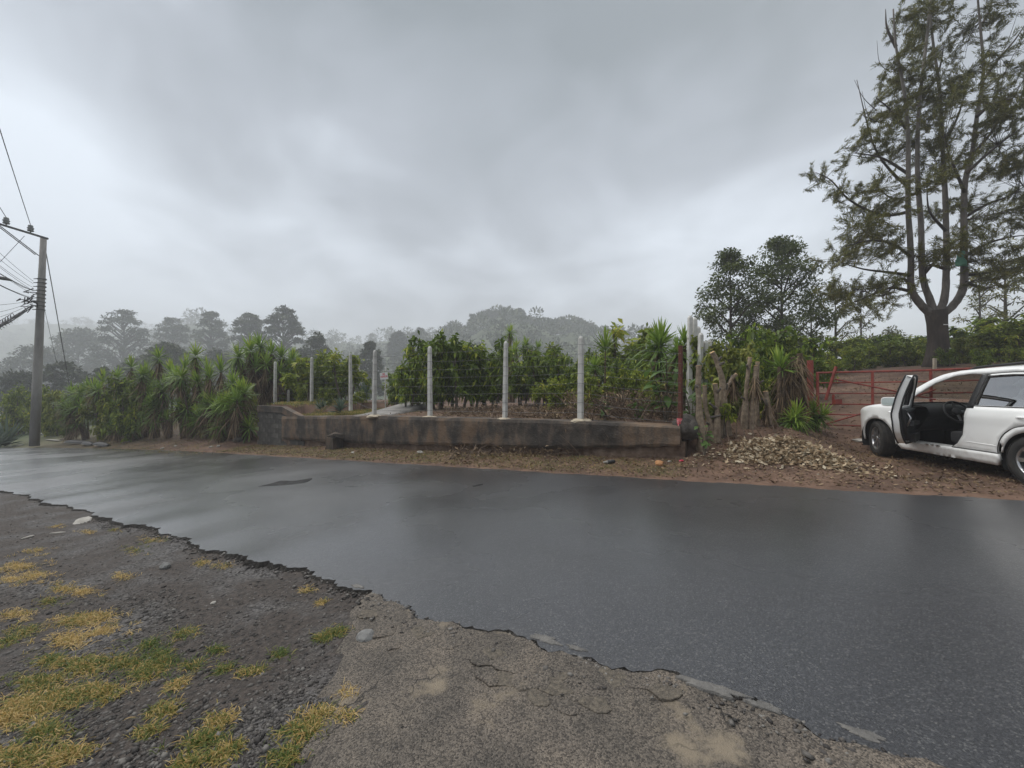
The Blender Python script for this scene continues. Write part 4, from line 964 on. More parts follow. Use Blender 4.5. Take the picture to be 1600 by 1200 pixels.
gr_ = MB(); gr_.grid(lambda u, v: (.70 + .155 * (1 - (abs(v * 2 - 1)) ** 2.6 * .35) - .05 * u, (v * 2 - 1) * .36, .55 + .16 * u), 3, 10); gr_.obj('grille', M_black, CAR)
for sg_ in (1, -1):
    hl = MB(); hl.grid(lambda u, v: (.545 + .15 * u + .10 * (1 - v), sg_ * (cw(.5, .8) - .03 - .20 * (1 - v)) * (1 - .12 * u), .86 - .18 * u), 6, 6); hl.obj('headlight', M_headl, CAR, smooth=True)
rear_body = strip_surface(rear_edge[8:], .0, 'tailgate', M_paint, CAR, (-.08, 0), th=0)
strip_surface(rear_edge[:9], .0, 'rear_window', M_glass_d, CAR, (-.06, 0), th=0)
for sg_ in (1, -1):
    tl_ = MB(); tl_.grid(lambda u, v: (-3.395 - .02 * v, sg_ * (cw(-3.38, 1.0) + .004 - .16 * v), 1.08 - .32 * u), 4, 3); tl_.obj('tail_light', M_lamp_red, CAR)
pl2 = MB(); pl2.box((-3.51, 0, .62), (.012, .34, .15)); pl2.obj('number_plate', M_plate, CAR)
# floor, firewall, dashboard, interior
un = MB(); un.box((-1.95, 0, .27), (2.9, 1.5, .06)); un.box((.1, 0, .42), (1.0, .80, .34)); un.box((-3.0, 0, .42), (.7, .9, .3)); un.obj('underbody', M_trim, CAR)
fw = MB(); fw.box((-.52, 0, .63), (.05, 1.56, .70)); fw.obj('firewall', M_trim, CAR)
ds_ = MB(); prof = sp2([(-.45, 1.0), (-.62, 1.03), (-.86, 1.02), (-.96, .97), (-.98, .86), (-.90, .76), (-.80, .62), (-.62, .55)], 4)
nP = len(prof) - 1
ds_.grid(lambda u, v: (prof[int(round(u * nP))][0], (v * 2 - 1) * .755, prof[int(round(u * nP))][1] + .03 * math.exp(-((v * 2 - 1 - .45) / .22) ** 2)), nP, 14)
ds_.obj('dashboard', M_trim, CAR, smooth=True)
cl = MB(); cl.box((-1.15, 0, .46), (1.2, .22, .3), jit=.01); cl.obj('centre_console', M_trim, CAR)
hdl = MB(); hdl.grid(lambda u, v: (-1.48 - 1.6 * u, (v * 2 - 1) * .60, 1.60), 4, 4); hdl.obj('headliner', M_trim, CAR)
sw = bpy.data.objects.new('steering_wheel', None); COL.objects.link(sw); sw.parent = CAR; sw.location = (-1.06, .38, .93); sw.rotation_euler = (0, math.radians(-64), 0)
t_ = MB(); t_.tube([(.185 * math.cos(a), .185 * math.sin(a), 0) for a in np.linspace(0, 2 * math.pi, 37)], .016, 8, cap=False); t_.obj('rim', M_black, sw, smooth=True)
h_ = MB(); h_.lathe([(0, .03), (.055, .028), (.07, .005), (.06, -.03), (0, -.05)], 20, 'z'); h_.obj('hub', M_trim, sw, smooth=True)
for a in (0, math.pi, -math.pi / 2, math.pi / 2 * 0 + math.pi * 1.5):
    sp_ = MB(); sp_.tube([(.05 * math.cos(a), .05 * math.sin(a), 0), (.18 * math.cos(a), .18 * math.sin(a), 0)], [.024, .014], 6); sp_.obj('spoke', M_rim if a else M_black, sw)
cs = MB(); cs.tube([(0, 0, -.03), (0, 0, -.3)], .04, 10); cs.obj('column', M_black, sw)
def soft_box(c, d, rot=None, e=.35):
    bm = bmesh.new(); bmesh.ops.create_uvsphere(bm, u_segments=20, v_segments=14, radius=1); V = []
    for v in bm.verts:
        p = Vector([math.copysign(abs(q) ** e, q) * d[i] / 2 for i, q in enumerate(v.co)])
        if rot: p = rot @ p
        v.co = p + Vector(c)
    V = [v.co.copy() for v in bm.verts]; Fc = [tuple(x.index for x in f.verts) for f in bm.faces]; bm.free(); return V, Fc
def seat(y, x0, wd):
    s_ = bpy.data.objects.new('seat', None); COL.objects.link(s_); s_.parent = CAR
    rt = Matrix.Rotation(math.radians(-16), 3, 'Y')
    for nm, c, d, r_ in (('cushion', (x0, y, .52), (.52, wd, .2), None), ('backrest', (x0 - .32, y, .86), (.17, wd * .96, .62), rt)):
        V, Fc = soft_box(c, d, r_); link(nm, mesh(nm, V, Fc, M_seat, True), s_)
    for hy in ((0,) if wd < .8 else (-.36, .36)):
        V, Fc = soft_box((x0 - .42, y + hy, 1.28), (.10, .26, .18), rt, .5); link('headrest', mesh('headrest', V, Fc, M_seat, True), s_)
seat(.38, -1.42, .5); seat(-.38, -1.42, .5); seat(0, -2.35, 1.25)
# wheels
def wheel(x, side, steer):
    w_ = bpy.data.objects.new('wheel', None); COL.objects.link(w_); w_.parent = CAR; w_.location = (x, side * .755, .342); w_.rotation_euler = (0, 0, steer + (0 if side > 0 else math.pi))
    rad = .342; hw = .112
    ty = MB(); ty.lathe([(.215, -hw * .8), (.225, -hw * .95), (.28, -hw), (.32, -hw * .93), (.338, -hw * .75), (rad, -hw * .4), (rad, 0), (rad, hw * .4), (.338, hw * .75), (.32, hw * .93), (.28, hw), (.225, hw * .95), (.215, hw * .8)], 48)
    ty.obj('tyre', M_tyre, w_, smooth=True)
    for k_ in range(46):                                             # tread blocks
        pass
    tr_ = MB()
    for k_ in range(60):
        a = 2 * math.pi * k_ / 60
        for (yy_, dy) in ((-.07, .05), (-.02, .032), (.025, .032), (.075, .05)):
            rt = Matrix.Rotation(-a, 3, 'Y'); tr_.box(rt @ Vector((rad + .002 - (.006 if abs(yy_) > .05 else 0), yy_, 0)), (.010, dy, .026), rot=rt)
    to = tr_.obj('tread', M_tyre, w_); to['kind'] = 'stuff'
    ri = MB(); ri.lathe([(.215, -hw * .8), (.222, hw * .9), (.205, hw * .88), (.195, hw * .6), (.190, -hw * .6)], 48); ri.obj('rim', M_rim, w_, smooth=True)
    bk = MB(); bk.lathe([(.0, -.01), (.14, -.01), (.14, .005), (0, .005)], 32); bk.obj('brake_disc', M_steel, w_)
    bk = MB(); bk.lathe([(.14, -.05), (.195, -.05)], 32); bk.obj('rim_barrel', M_trim, w_)
    hu = MB(); hu.lathe([(.0, .095), (.032, .094), (.040, .085), (.062, .07), (.066, .03)], 24); hu.obj('hub_cap', M_rim, w_, smooth=True)
    for k_ in range(7):
        a = 2 * math.pi * k_ / 7; rt = Matrix.Rotation(-a, 3, 'Y'); sp_ = MB()
        V = [rt @ Vector(p) for p in ((.05, .082, -.024), (.05, .082, .024), (.205, .092, .030), (.205, .092, -.030), (.05, .045, -.02), (.05, .045, .02), (.205, .062, .026), (.205, .062, -.026))]
        sp_.add(V, [(0, 1, 2, 3), (4, 7, 6, 5), (0, 4, 5, 1), (1, 5, 6, 2), (2, 6, 7, 3), (3, 7, 4, 0)]); sp_.obj('spoke', M_rim, w_)
phi = math.radians(4.5); steer = -math.radians(19)
wheel(0, 1, steer); wheel(0, -1, steer); wheel(WBASE, 1, 0); wheel(WBASE, -1, 0)
# place: front left contact at photo pixel (1377, 713)
KS = 1.07
fwp = W(1378, 714, 8.62); fdir = Vector((math.sin(phi), math.cos(phi), 0)); ldir = Vector((-math.cos(phi), math.sin(phi), 0))
zf_ = g1(fwp.x, fwp.y); rw = fwp + fdir * WBASE * KS; zr_ = g1(rw.x, rw.y)
pitch = math.atan2(zf_ - zr_, -WBASE * KS)
CAR.scale = (KS,) * 3
CAR.rotation_euler = Matrix.Rotation(math.radians(90) - phi, 3, 'Z').to_4x4().to_euler()
CAR.rotation_euler = (Matrix.Rotation(math.radians(90) - phi, 3, 'Z') @ Matrix.Rotation(-pitch, 3, 'Y')).to_euler()
o_ = fwp - ldir * .755 * KS
CAR.location = (o_.x, o_.y, zf_ - .004)

# ------------------------------------------------------------------ vegetation kit
ML_coffee = leafmat('coffee_leaf', [(0.050, 0.080, 0.014), (0.111, 0.175, 0.024), (0.226, 0.310, 0.038), (0.504, 0.509, 0.068)], rough=.35)
ML_shrub = leafmat('shrub_leaf', [(0.061, 0.091, 0.015), (0.137, 0.188, 0.026), (0.290, 0.350, 0.045), (0.540, 0.485, 0.068)])
ML_lime = leafmat('lime_leaf', [(0.071, 0.103, 0.016), (0.159, 0.193, 0.032), (0.273, 0.289, 0.053), (0.345, 0.330, 0.085)])
ML_yucca = leafmat('yucca_leaf', [(0.061, 0.106, 0.019), (0.128, 0.215, 0.036), (0.262, 0.379, 0.057), (0.487, 0.505, 0.097)], rough=.4)
ML_agave = leafmat('agave_leaf', [(0.049, 0.077, 0.054), (0.098, 0.140, 0.101), (0.182, 0.231, 0.178)], rough=.5)
ML_dead = leafmat('dead_leaf', [(.045, .028, .016), (.11, .07, .04), (.22, .155, .09), (.33, .25, .16)], rough=.8, trans=.1)
ML_pine = leafmat('needle_spray', [(0.040, 0.048, 0.011), (0.084, 0.093, 0.019), (0.168, 0.168, 0.032), (0.277, 0.238, 0.047)], rough=.6, trans=.2)
ML_tree = leafmat('tree_leaf', [(0.029, 0.046, 0.012), (0.059, 0.086, 0.019), (0.117, 0.149, 0.032), (0.190, 0.217, 0.050)])
ML_far = leafmat('far_leaf', [(0.014, 0.026, 0.010), (0.034, 0.050, 0.018), (0.060, 0.078, 0.029), (0.096, 0.114, 0.046)], trans=.1)
M_bark = mat('grey_bark', [(.06, .052, .045), (.13, .115, .10), (.21, .19, .17)], scale=5, rough=.9, bump=.9, bscale=14, stretch=(1, 1, .3))
M_bark_d = mat('dark_bark', [(.02, .015, .012), (.045, .034, .027), (.08, .062, .05)], scale=4, rough=.9, bump=1, bscale=12, stretch=(1, 1, .3))
M_bark_y = mat('yucca_bark', [(.045, .03, .02), (.10, .068, .045), (.17, .125, .085)], scale=9, rough=.95, bump=1, bscale=30, stretch=(1, 1, 2.5))
M_bark_s = mat('mottled_bark', [(.11, .08, .055), (.24, .185, .13), (.38, .31, .23)], scale=10, rough=.9, bump=.9, bscale=30)
M_cut = mat('fresh_cut_wood', [(.42, .25, .11), (.55, .36, .18), (.62, .46, .27)], scale=14, rough=.8)
M_stem = mat('thin_stem', [(.05, .04, .03), (.11, .09, .065), (.17, .14, .11)], scale=8, rough=.9)

def shrub_mesh(seed, H, Rd, nclump, nleaf, L, Wd, m, droop=.25, dead=0.0, low=.12):
    """stems with clumps of leaves on drooping side branches; returns (stem mesh, foliage mesh)"""
    g = np.random.default_rng(seed); q = random.Random(seed); st_ = MB(); parts = []
    ns = max(3, nclump // 14); cl = []
    for i in range(ns):
        a = 2 * math.pi * i / ns + q.uniform(-.5, .5); sp = q.uniform(.25, .8) * Rd
        tip = Vector((math.cos(a) * sp, math.sin(a) * sp, H * q.uniform(.78, 1.0))); basep = Vector((math.cos(a) * .08, math.sin(a) * .08, -.08))
        mid = basep.lerp(tip, .5) + Vector((math.cos(a), math.sin(a), 0)) * sp * .12
        pts = [basep, mid, tip]; st_.tube(pts, [.028, .02, .006], 5)
        nb = max(3, nclump // ns)
        for k in range(nb):
            f = low + (1 - low) * (k + q.random()) / nb; c = basep.lerp(mid, f * 2) if f < .5 else mid.lerp(tip, f * 2 - 1)
            b = q.uniform(0, 6.28); reach = Rd * q.uniform(.25, .62) * (1.15 - .55 * f)
            e_ = c + Vector((math.cos(b) * reach, math.sin(b) * reach, q.uniform(-.05, .22) * reach))
            st_.tube([c, c.lerp(e_, .6) + Vector((0, 0, reach * .08)), e_], [.009, .006, .003], 3, cap=False); cl.append((c, e_))
    per = nleaf // len(cl)
    for (c, e_) in cl:
        t = g.uniform(.15, 1.05, per); P = np.array(c)[None] + (np.array(e_) - np.array(c))[None] * t[:, None]
        P = P + g.normal(size=(per, 3)) * Rd * .055
        D = rdir(g, per) * .9 + (np.array(e_) - np.array(c))[None] * .5 + np.array([0, 0, -.15]); D[:, 2] -= droop * .6
        a = g.random(per) * .55 + .12 + g.normal() * .1
        a = np.where(g.random(per) < .1, a + .35, a)
        parts.append(leaves(P, D, L * g.uniform(.6, 1.25, per), Wd * g.uniform(.7, 1.2, per), rng=g, droop=droop, attr=np.clip(a, 0, 1)))
    V, Fc, A = join(parts)
    return st_.mesh('stem', M_stem), mesh('foliage', V, Fc, m, False, A)
def shrub(name, label, cat, pair, base, scale, rot=0, group=None, sz=None):
    o = thing(name, label, cat, base, rot, group)
    o.scale = (scale, scale, sz or scale)
    link('stem', pair[0], o); f = link('foliage', pair[1], o); f['kind'] = 'stuff'
    return o
def rosette_mesh(seed, n, L, Wd, lo, hi, bend, m=ML_yucca, deadn=0):
    """spiky head: leaves leave the tip at elevations lo..hi (degrees)"""
    g = np.random.default_rng(seed); az_ = g.random(n) * 6.283; u = np.sort(g.random(n)); el = np.radians(lo + (hi - lo) * u ** .8)
    D = np.stack([np.cos(az_) * np.cos(el), np.sin(az_) * np.cos(el), np.sin(el)], 1)
    P = np.stack([D[:, 0] * .03, D[:, 1] * .03, .02 + .22 * u], 1)
    ps = [strips(P, D, L * g.uniform(.7, 1.1, n), Wd * g.uniform(.8, 1.15, n), bend * g.uniform(.3, 1.6, n) * np.cos(el), 5, g, attr=np.clip(.15 + .55 * u + g.normal(size=n) * .12, 0, 1))]
    me = None
    V, Fc, A = join(ps)
    return mesh('leaf_rosette', V, Fc, m, False, A)
def skirt_mesh(seed, n, L, Wd):
    g = np.random.default_rng(seed); az_ = g.random(n) * 6.283; el = np.radians(g.uniform(-80, -25, n))
    D = np.stack([np.cos(az_) * np.cos(el), np.sin(az_) * np.cos(el), np.sin(el)], 1); P = np.stack([D[:, 0] * .07, D[:, 1] * .07, g.uniform(-.55, .0, n)], 1)
    V, Fc, A = strips(P, D, L * g.uniform(.5, 1, n), Wd, .5, 3, g); return mesh('dead_leaves', V, Fc, ML_dead, False, A)
ROS = [rosette_mesh(1, 80, .62, .055, -45, 85, .35), rosette_mesh(2, 60, .60, .05, -10, 88, .25), rosette_mesh(3, 110, .70, .055, -75, 80, .45), rosette_mesh(4, 46, .66, .05, 15, 88, .22)]
SKIRT = [skirt_mesh(5, 90, .6, .035), skirt_mesh(6, 60, .55, .03)]
AGA = [rosette_mesh(7, 40, .95, .085, 0, 80, .35, ML_agave), rosette_mesh(8, 34, .8, .07, 5, 85, .25, ML_agave)]
def yucca(label, base, heads, trunk_r=.07, group=None, skirt=True, name='yucca', mt=None):
    """heads: list of (dx, dy, z, rosette index, scale, tilt)"""
    o = thing(name, label, 'yucca', base, 0, group)
    for (dx, dy, z, ri, sc, ti) in heads:
        a = R.uniform(0, 6.28)
        tb_ = MB(); tb_.tube([(dx * .25, dy * .25, -.12), (dx * .5 + R.uniform(-.05, .05), dy * .5, z * .45), (dx, dy, z)], [trunk_r * 1.35, trunk_r, trunk_r * .75], 8, wob=.12)
        tb_.obj('trunk', mt or M_bark_y, o)
        link('leaf_rosette', ROS[ri], o, (dx, dy, z - .06), (R.uniform(-.1, .1) + ti * .5, ti, a), sc)
        if skirt: link('dead_leaves', SKIRT[R.randrange(2)], o, (dx, dy, z), (0, 0, a), sc)
    return o

# ---- roadside yucca hedge on the left
hp = [(112, 608, 23.4), (138, 600, 22.8), (160, 588, 22.4), (183, 584, 22.0), (206, 566, 21.6), (228, 578, 21.2), (248, 552, 21.0), (268, 574, 20.6), (288, 566, 20.4), (306, 548, 20.3), (324, 572, 20.2), (345, 570, 20.0), (364, 590, 19.6), (382, 604, 19.3)]
for i, (px, pt, Yh) in enumerate(hp):
    a_ = (px - 800) / F
    for _ in range(20): Yh = (float(edge_far(st(a_ * Yh, Yh)[0])) + 1.75) / (.52 * a_ + .854)
    b_ = onG(px, Yh); top = W(px, pt, Yh).z; H = top - b_.z - .35
    hd = [(0, 0, H, [0, 1, 3][i % 3], 1.15, R.uniform(-.1, .1))]
    nlow = 5
    for k in range(nlow):
        hd.append((R.uniform(-.55, .55), R.uniform(-.7, .15), H * (.18 + .72 * (k + R.random()) / nlow), R.choice([0, 2, 2, 1]), R.uniform(.85, 1.2), R.uniform(-.45, .45)))
    yucca(f'green yucca in the roadside hedge, {ORD[i]} from the utility pole', b_, hd, .055, 'yuccas in the roadside hedge')
# leafy climbers and shrubs between them
PL = {k: shrub_mesh(*a) for k, a in dict(
    coffee0=(21, 1.0, .62, 46, 2300, .10, .042, ML_coffee, .25, 0, .22), coffee1=(22, 1.0, .58, 36, 1700, .105, .044, ML_coffee, .25, 0, .3), coffee2=(23, 1.0, .7, 42, 2000, .10, .042, ML_coffee, .3, 0, .26),
    shrub0=(31, 1.0, .6, 40, 2600, .095, .045, ML_shrub), shrub1=(32, 1.0, .75, 42, 2600, .10, .045, ML_shrub), lime0=(41, 1.0, .65, 36, 1900, .09, .05, ML_lime), sparse0=(51, 1.0, .5, 22, 700, .12, .05, ML_shrub, .25, 0, .55)).items()}
for i, (px, pt, Yh, sc, kd, lab) in enumerate([
        (96, 600, 29.5, 1.0, 'lime0', 'yellow-green shrub right behind the utility pole'), (76, 606, 30.5, 1.0, 'shrub0', 'dark shrub at the right foot of the utility pole'),
        (168, 600, 24.2, .9, 'lime0', 'yellowish climber covering the hedge yuccas near its left end'), (205, 590, 22.6, .9, 'shrub1', 'leafy climber over the middle of the yucca hedge'),
        (375, 596, 19.6, .75, 'lime0', 'bright broad-leaved climber at the right end of the yucca hedge'), (322, 640, 20.2, .6, 'shrub0', 'low climbing plant hanging on the hedge front beside bare trunks'),
        (30, 605, 33, 1.2, 'shrub1', 'shrub behind the agave at the left picture edge')]):
    b_ = onG(px, Yh); h = W(px, pt, Yh).z - b_.z
    shrub('shrub', lab, 'shrub', PL[kd], b_, max(h, .5) * .62, R.uniform(0, 6), sz=max(h, .5))
# big grey agave at the left edge, blue agave by the path, low yuccas by the stumps
def agave(label, base, k, sc, tl=0): 
    o = thing('agave', label, 'agave', base, R.uniform(0, 6)); link('leaf_rosette', AGA[k], o, (0, 0, 0), (0, tl, 0), sc); link('leaf_rosette', AGA[1 - k], o, (.1, .1, .05), (.2, 0, 1), sc * .8)
agave('large grey-green agave with drooping blades left of the pole', onG(10, 27.5), 0, 2.0); agave('second grey agave cut by the left picture edge', onG(-14, 26.5), 1, 1.9)
agave('blue-grey agave beside the concrete path', W(532, 646, 15.8), 1, .75); agave('small spiky agave with pale leaves beyond the path', W(568, 622, 19), 0, .7)
agave('tiny agave left of the blue-grey one', W(500, 640, 17.3), 1, .5)
# shaggy yucca clump at the left end of the fence
b_ = W(405, 626, 22.9); b_.z = g1(b_.x, b_.y)
hd = []
for (px, py, dY) in ((372, 556, -.6), (392, 545, -.3), (408, 540, .3), (425, 548, -.2), (440, 556, 0), (452, 574, .2), (436, 580, -.5), (415, 566, -.7), (398, 570, -.6), (446, 600, .1), (378, 582, -.6), (388, 560, .6), (455, 560, .6)):
    p = W(px, py, 22.9 + dY); hd.append((p.x - b_.x, p.y - b_.y, p.z - b_.z - .2, R.choice([0, 1, 2]), R.uniform(1.15, 1.4), R.uniform(-.2, .2)))
yc = yucca('big many-headed yucca with shaggy brown trunk behind the block wall', b_, hd, .16)
for k in range(7):
    link('dead_leaves', SKIRT[k % 2], yc, (R.uniform(-.55, .55), -.25 + R.uniform(-.2, .2), R.uniform(.7, 1.9)), (0, 0, R.uniform(0, 6)), R.uniform(1.0, 1.5))
# field yuccas
def fy(label, px, py, Y, heads, r=.05, skirt=True):
    b_ = onG(px, Y); c = W(px, py, Y); yucca(label, b_, [(dx, dy, c.z - b_.z + dz, ri, sc, ti) for dx, dy, dz, ri, sc, ti in heads], r, 'yuccas in the field', skirt)
fy('slim young yucca on a thin bare stem right of the last fence post', 946, 548, 13.2, [(0, 0, 0, 3, 1.0, .05)], .025, False)
fy('large spiky yucca head in front of the sky, centre right', 1030, 548, 13.4, [(0, 0, 0, 2, 1.35, 0), (.05, .1, .15, 1, 1.25, .05), (0, .1, -.4, 2, 1.25, 0)], .08)
fy('smaller yucca left of the slim stemmed one', 930, 578, 14.0, [(0, 0, 0, 0, .85, 0)], .035)
fy('yucca head on a bare trunk above the centre fence post', 797, 521, 21.5, [(0, 0, 0, 2, .75, 0)], .09)
fy('three-headed distant yucca right of the centre fence post', 820, 545, 24, [(-.55, 0, 0, 0, .95, -.2), (.1, .2, .15, 0, .95, 0), (.7, 0, -.05, 0, .9, .2)], .07)
fy('low yucca head beneath the bare-trunked one', 802, 556, 21, [(0, 0, 0, 0, 1.0, 0)], .06)
fy('yucca left of the bunch of tall concrete posts', 1070, 540, 11.8, [(0, 0, 0, 1, .9, 0), (-.2, 0, -.3, 2, .85, 0)], .06)
fy('light green yucca head on top of the cut stumps', 1218, 573, 9.9, [(0, 0, 0, 3, .85, .5), (.1, 0, -.05, 1, .7, .3)], .05, False)
fy('dark low yucca between the stumps and the gate post', 1243, 655, 9.6, [(0, 0, 0, 2, .72, 0), (-.15, -.05, -.05, 0, .6, -.3)], .05, False)
fy('low yucca just left of the red gate post', 1271, 648, 10.2, [(0, 0, 0, 2, .66, 0), (.1, -.1, -.05, 0, .6, .3)], .05, False)
# coffee bushes behind the fence
cof = [(448, 572, 23.5, 1.1), (472, 563, 24.0, 1.15), (500, 568, 23.0, 1.1), (522, 556, 21.5, .9), (540, 574, 21, 1.0), (572, 592, 20.5, .9), (622, 580, 20.0, .9), (640, 556, 17.0, .85), (662, 538, 17.2, .95), (688, 524, 17.5, 1.0), (716, 530, 17.0, 1.0), (742, 534, 17.6, 1.0), (768, 546, 17.2, .95),
       (815, 556, 18.6, 1.0), (842, 548, 18.2, 1.0), (868, 552, 17.6, 1.0), (893, 556, 17.0, 1.0), (922, 556, 16.6, .9), (968, 566, 16.2, .95), (1000, 552, 16.0, .95), (1048, 556, 15.2, 1.0), (985, 548, 18.5, 1.0)]
nm = ['leftmost coffee bush behind the shaggy yucca', 'coffee bush between the first and second fence posts', 'coffee bush between the second and third fence posts', 'tall narrow coffee bush left of the third fence post', 'coffee bush right behind the third fence post', 'low coffee bush left of the white sign', 'coffee bush just right of the white sign', 'coffee bush with drooping side over the path end', 'coffee bush just left of the middle fence post', 'tallest coffee bush, right behind the middle fence post',
      'large coffee bush right of the tallest one', 'dense coffee bush midway between the middle and centre posts', 'coffee bush at the left side of the centre fence post', 'coffee bush just right of the centre fence post', 'coffee bush below the three-headed yucca', 'coffee bush midway between the last two concrete posts', 'coffee bush left of the last concrete fence post', 'coffee bush just right of the last concrete fence post', 'coffee bush between the slim and the large yucca', 'coffee bush under the large spiky yucca', 'coffee bush right of the large spiky yucca', 'coffee bush behind the gap between slim and large yuccas']
for i, (px, pt, Yh, sc) in enumerate(cof):
    b_ = onG(px, Yh); h = max(1.0, W(px, pt, Yh).z - b_.z) * R.uniform(.93, 1.05)
    shrub('coffee_bush', 'dark green ' + nm[i], 'bush', PL['coffee%d' % (i % 3)], b_, h * .84 * sc, R.uniform(0, 6), 'coffee bushes behind the fence', sz=h * 1.04)
for (px, pt, Yh, lab) in ((986, 512, 18.5, 'thin leafy sapling with flat top rising between the two field yuccas'), (541, 552, 20, 'sapling tuft showing above the third fence post'), (487, 552, 21, 'flat leafy sprig above the second fence post'), (846, 541, 19, 'open sapling rising above the coffee right of centre post')):
    b_ = onG(px, Yh); h = W(px, pt, Yh).z - b_.z; shrub('sapling', lab, 'sapling', PL['sparse0'], b_, h, R.uniform(0, 6))
# shrubs above and behind the stumps and along the right bank
bank = [(1118, 522, 11.2, 'lime0', 'yellow-green shrub above the cut stumps', .7), (1140, 535, 11.6, 'lime0', 'lower yellow-green shrub right of the brightest one above the stumps', .7), (1182, 510, 13.5, 'coffee0', 'leafy shrub behind the middle stumps', .8), (1215, 520, 14, 'shrub0', 'shrub behind the light green yucca head', .9), (1248, 528, 14.5, 'coffee1', 'dark shrub left of the gate post', .9), (1088, 548, 11.6, 'coffee2', 'dark shrub at the feet of the tall concrete posts', .7), (1158, 560, 10.9, 'coffee0', 'low dark shrub filling the gap between stumps', .6),
        (1278, 545, 17, 'shrub1', 'shrub just behind the red gate post', .9), (1302, 556, 19, 'coffee2', 'dark rounded shrub behind the gate latch', .9), (1330, 544, 20, 'shrub0', 'shrub beyond the gate, left of the dirt bank', 1.0), (1360, 538, 21, 'shrub1', 'pale green shrub over the dirt bank', 1.0), (1392, 536, 21, 'shrub0', 'shrub in mid bank left of the big tree', 1.0), (1420, 536, 20.5, 'shrub1', 'brownish shrub immediately left of the big tree trunk', 1.0), (1445, 545, 21, 'coffee1', 'dark shrub hugging the left of the big trunk', .9),
        (1500, 530, 18.6, 'shrub0', 'shrub immediately right of the big tree trunk', .9), (1524, 522, 18.0, 'lime0', 'yellow-green shrub right of the big trunk above the car roof', .9), (1550, 514, 17.6, 'shrub1', 'large leafy shrub above the middle of the car roof', .9), (1578, 508, 17.2, 'shrub0', 'shrub above the rear of the car roof', .9), (1604, 502, 16.6, 'shrub1', 'shrub cut by the right picture edge', .9), (1636, 500, 16.2, 'shrub0', 'rightmost shrub, only its left leaves inside the picture edge', .9), (1480, 552, 17.4, 'coffee2', 'small dark shrub at the foot of the big tree', .7), (1538, 548, 15.8, 'coffee0', 'low dark shrub behind the car roof rail', .7), (1582, 545, 15.4, 'shrub0', 'low shrub behind the rear roof rail', .7),
        (872, 588, 13.6, 'shrub0', 'low green shrub in the brush left of the last concrete post', .9), (918, 584, 12.8, 'shrub1', 'loose green shrub in the brush right of the last concrete post', .8), (962, 578, 13.0, 'sparse0', 'half-withered shrub in the cut brush under the slim yucca', .9), (1004, 574, 12.6, 'shrub0', 'loose shrub in the brush below the large spiky yucca', .8), (1022, 590, 11.6, 'lime0', 'small yellow-green shrub left of the broad-leaved plant', .7), (842, 600, 14.2, 'sparse0', 'thin shrub in the open patch right of the centre post', .9), (1315, 528, 24, 'shrub0', 'taller shrub on the bank left of the slender trees', 1.3), (1345, 530, 25, 'coffee2', 'dark tall shrub on the bank below the thin sparse tree', 1.3), (1376, 526, 25.5, 'shrub1', 'tall shrub in the middle of the bank skyline', 1.3), (1406, 524, 25, 'coffee0', 'dark tall shrub left of the big trunk on the skyline', 1.3), (1434, 528, 24.5, 'shrub0', 'tall shrub right behind the left edge of the big trunk', 1.3), (1512, 508, 22, 'coffee1', 'tall dark shrub on the skyline right of the big trunk', 1.2), (1562, 500, 21.5, 'shrub0', 'tall shrub on the skyline above the car', 1.2), (1608, 492, 21, 'coffee2', 'tall dark shrub on the skyline at the right picture edge', 1.2),
        (1192, 588, 10.6, 'shrub0', 'leafy shoots growing behind the middle stumps', .7), (1128, 640, 9.35, 'sparse0', 'thin leafy shoots at the feet of the left stumps', .9), (470, 604, 19.6, 'shrub0', 'low shrub behind the block wall between first two posts', .8), (512, 608, 18.4, 'shrub1', 'low shrub left of the third fence post on the raised plot', .8), (560, 612, 18.2, 'sparse0', 'thin low shrub right of the third fence post', .8)]
for i, (px, pt, Yh, kd, lab, sc) in enumerate(bank):
    b_ = onG(px, Yh); h = max(.8, W(px, pt, Yh).z - b_.z); shrub('shrub', lab, 'shrub', PL[kd], b_, h * sc * (1.25 if px > 1290 else 1), R.uniform(0, 6), 'loose shrubs', sz=h * 1.03)

# ---- broad-leaved plant by the iron post: every leaf its own part
def big_leaf_mesh():
    V = []; Fc = []; n = 7
    for i in range(n + 1):
        t = i / n; w = .5 * .42 * math.sin(math.pi * min(1, t * .92 + .06)) ** .8; z = .06 * math.sin(t * 2.6) - .22 * t * t
        V += [(t, -w, z + .05 * w), (t, 0, z - .015), (t, w, z + .05 * w)]
    for i in range(n):
        for j in range(2): Fc.append((i * 3 + j, i * 3 + j + 1, i * 3 + j + 4, i * 3 + j + 3))
    return mesh('leaf', V, np.array(Fc), leafmat('broad_leaf', [(0.050, 0.097, 0.024), (0.099, 0.173, 0.041), (0.198, 0.281, 0.061)]), True, [.4] * len(V))
BL = big_leaf_mesh()
def broad_plant(label, px, pt, Y, n, ls, spread, pb=None):
    b_ = W(px, pb, Y) if pb else onG(px, Y); H = W(px, pt, Y).z - b_.z
    o = thing('broad_leaf_plant', label, 'plant', b_)
    for k in range(3):
        a = k * 2.1 + R.random(); e_ = Vector((math.cos(a) * spread * .4, math.sin(a) * spread * .4, H * R.uniform(.8, 1)))
        MB().tube([(0, 0, -.08), e_ * .5 + Vector((.03, 0, 0)), e_], [.022, .016, .008], 6).obj('stem', M_stem, o)
        for j in range(n // 3):
            f = .25 + .75 * (j + R.random()) / (n // 3); a2 = R.uniform(0, 6.28); p = e_ * f
            link('leaf', BL, o, p, (R.uniform(-.3, .3), R.uniform(-.3, .55), a2), ls * R.uniform(.65, 1.1))
broad_plant('broad-leaved dark green plant left of the rusty post', 1040, 560, 10.0, 42, .42, .9)
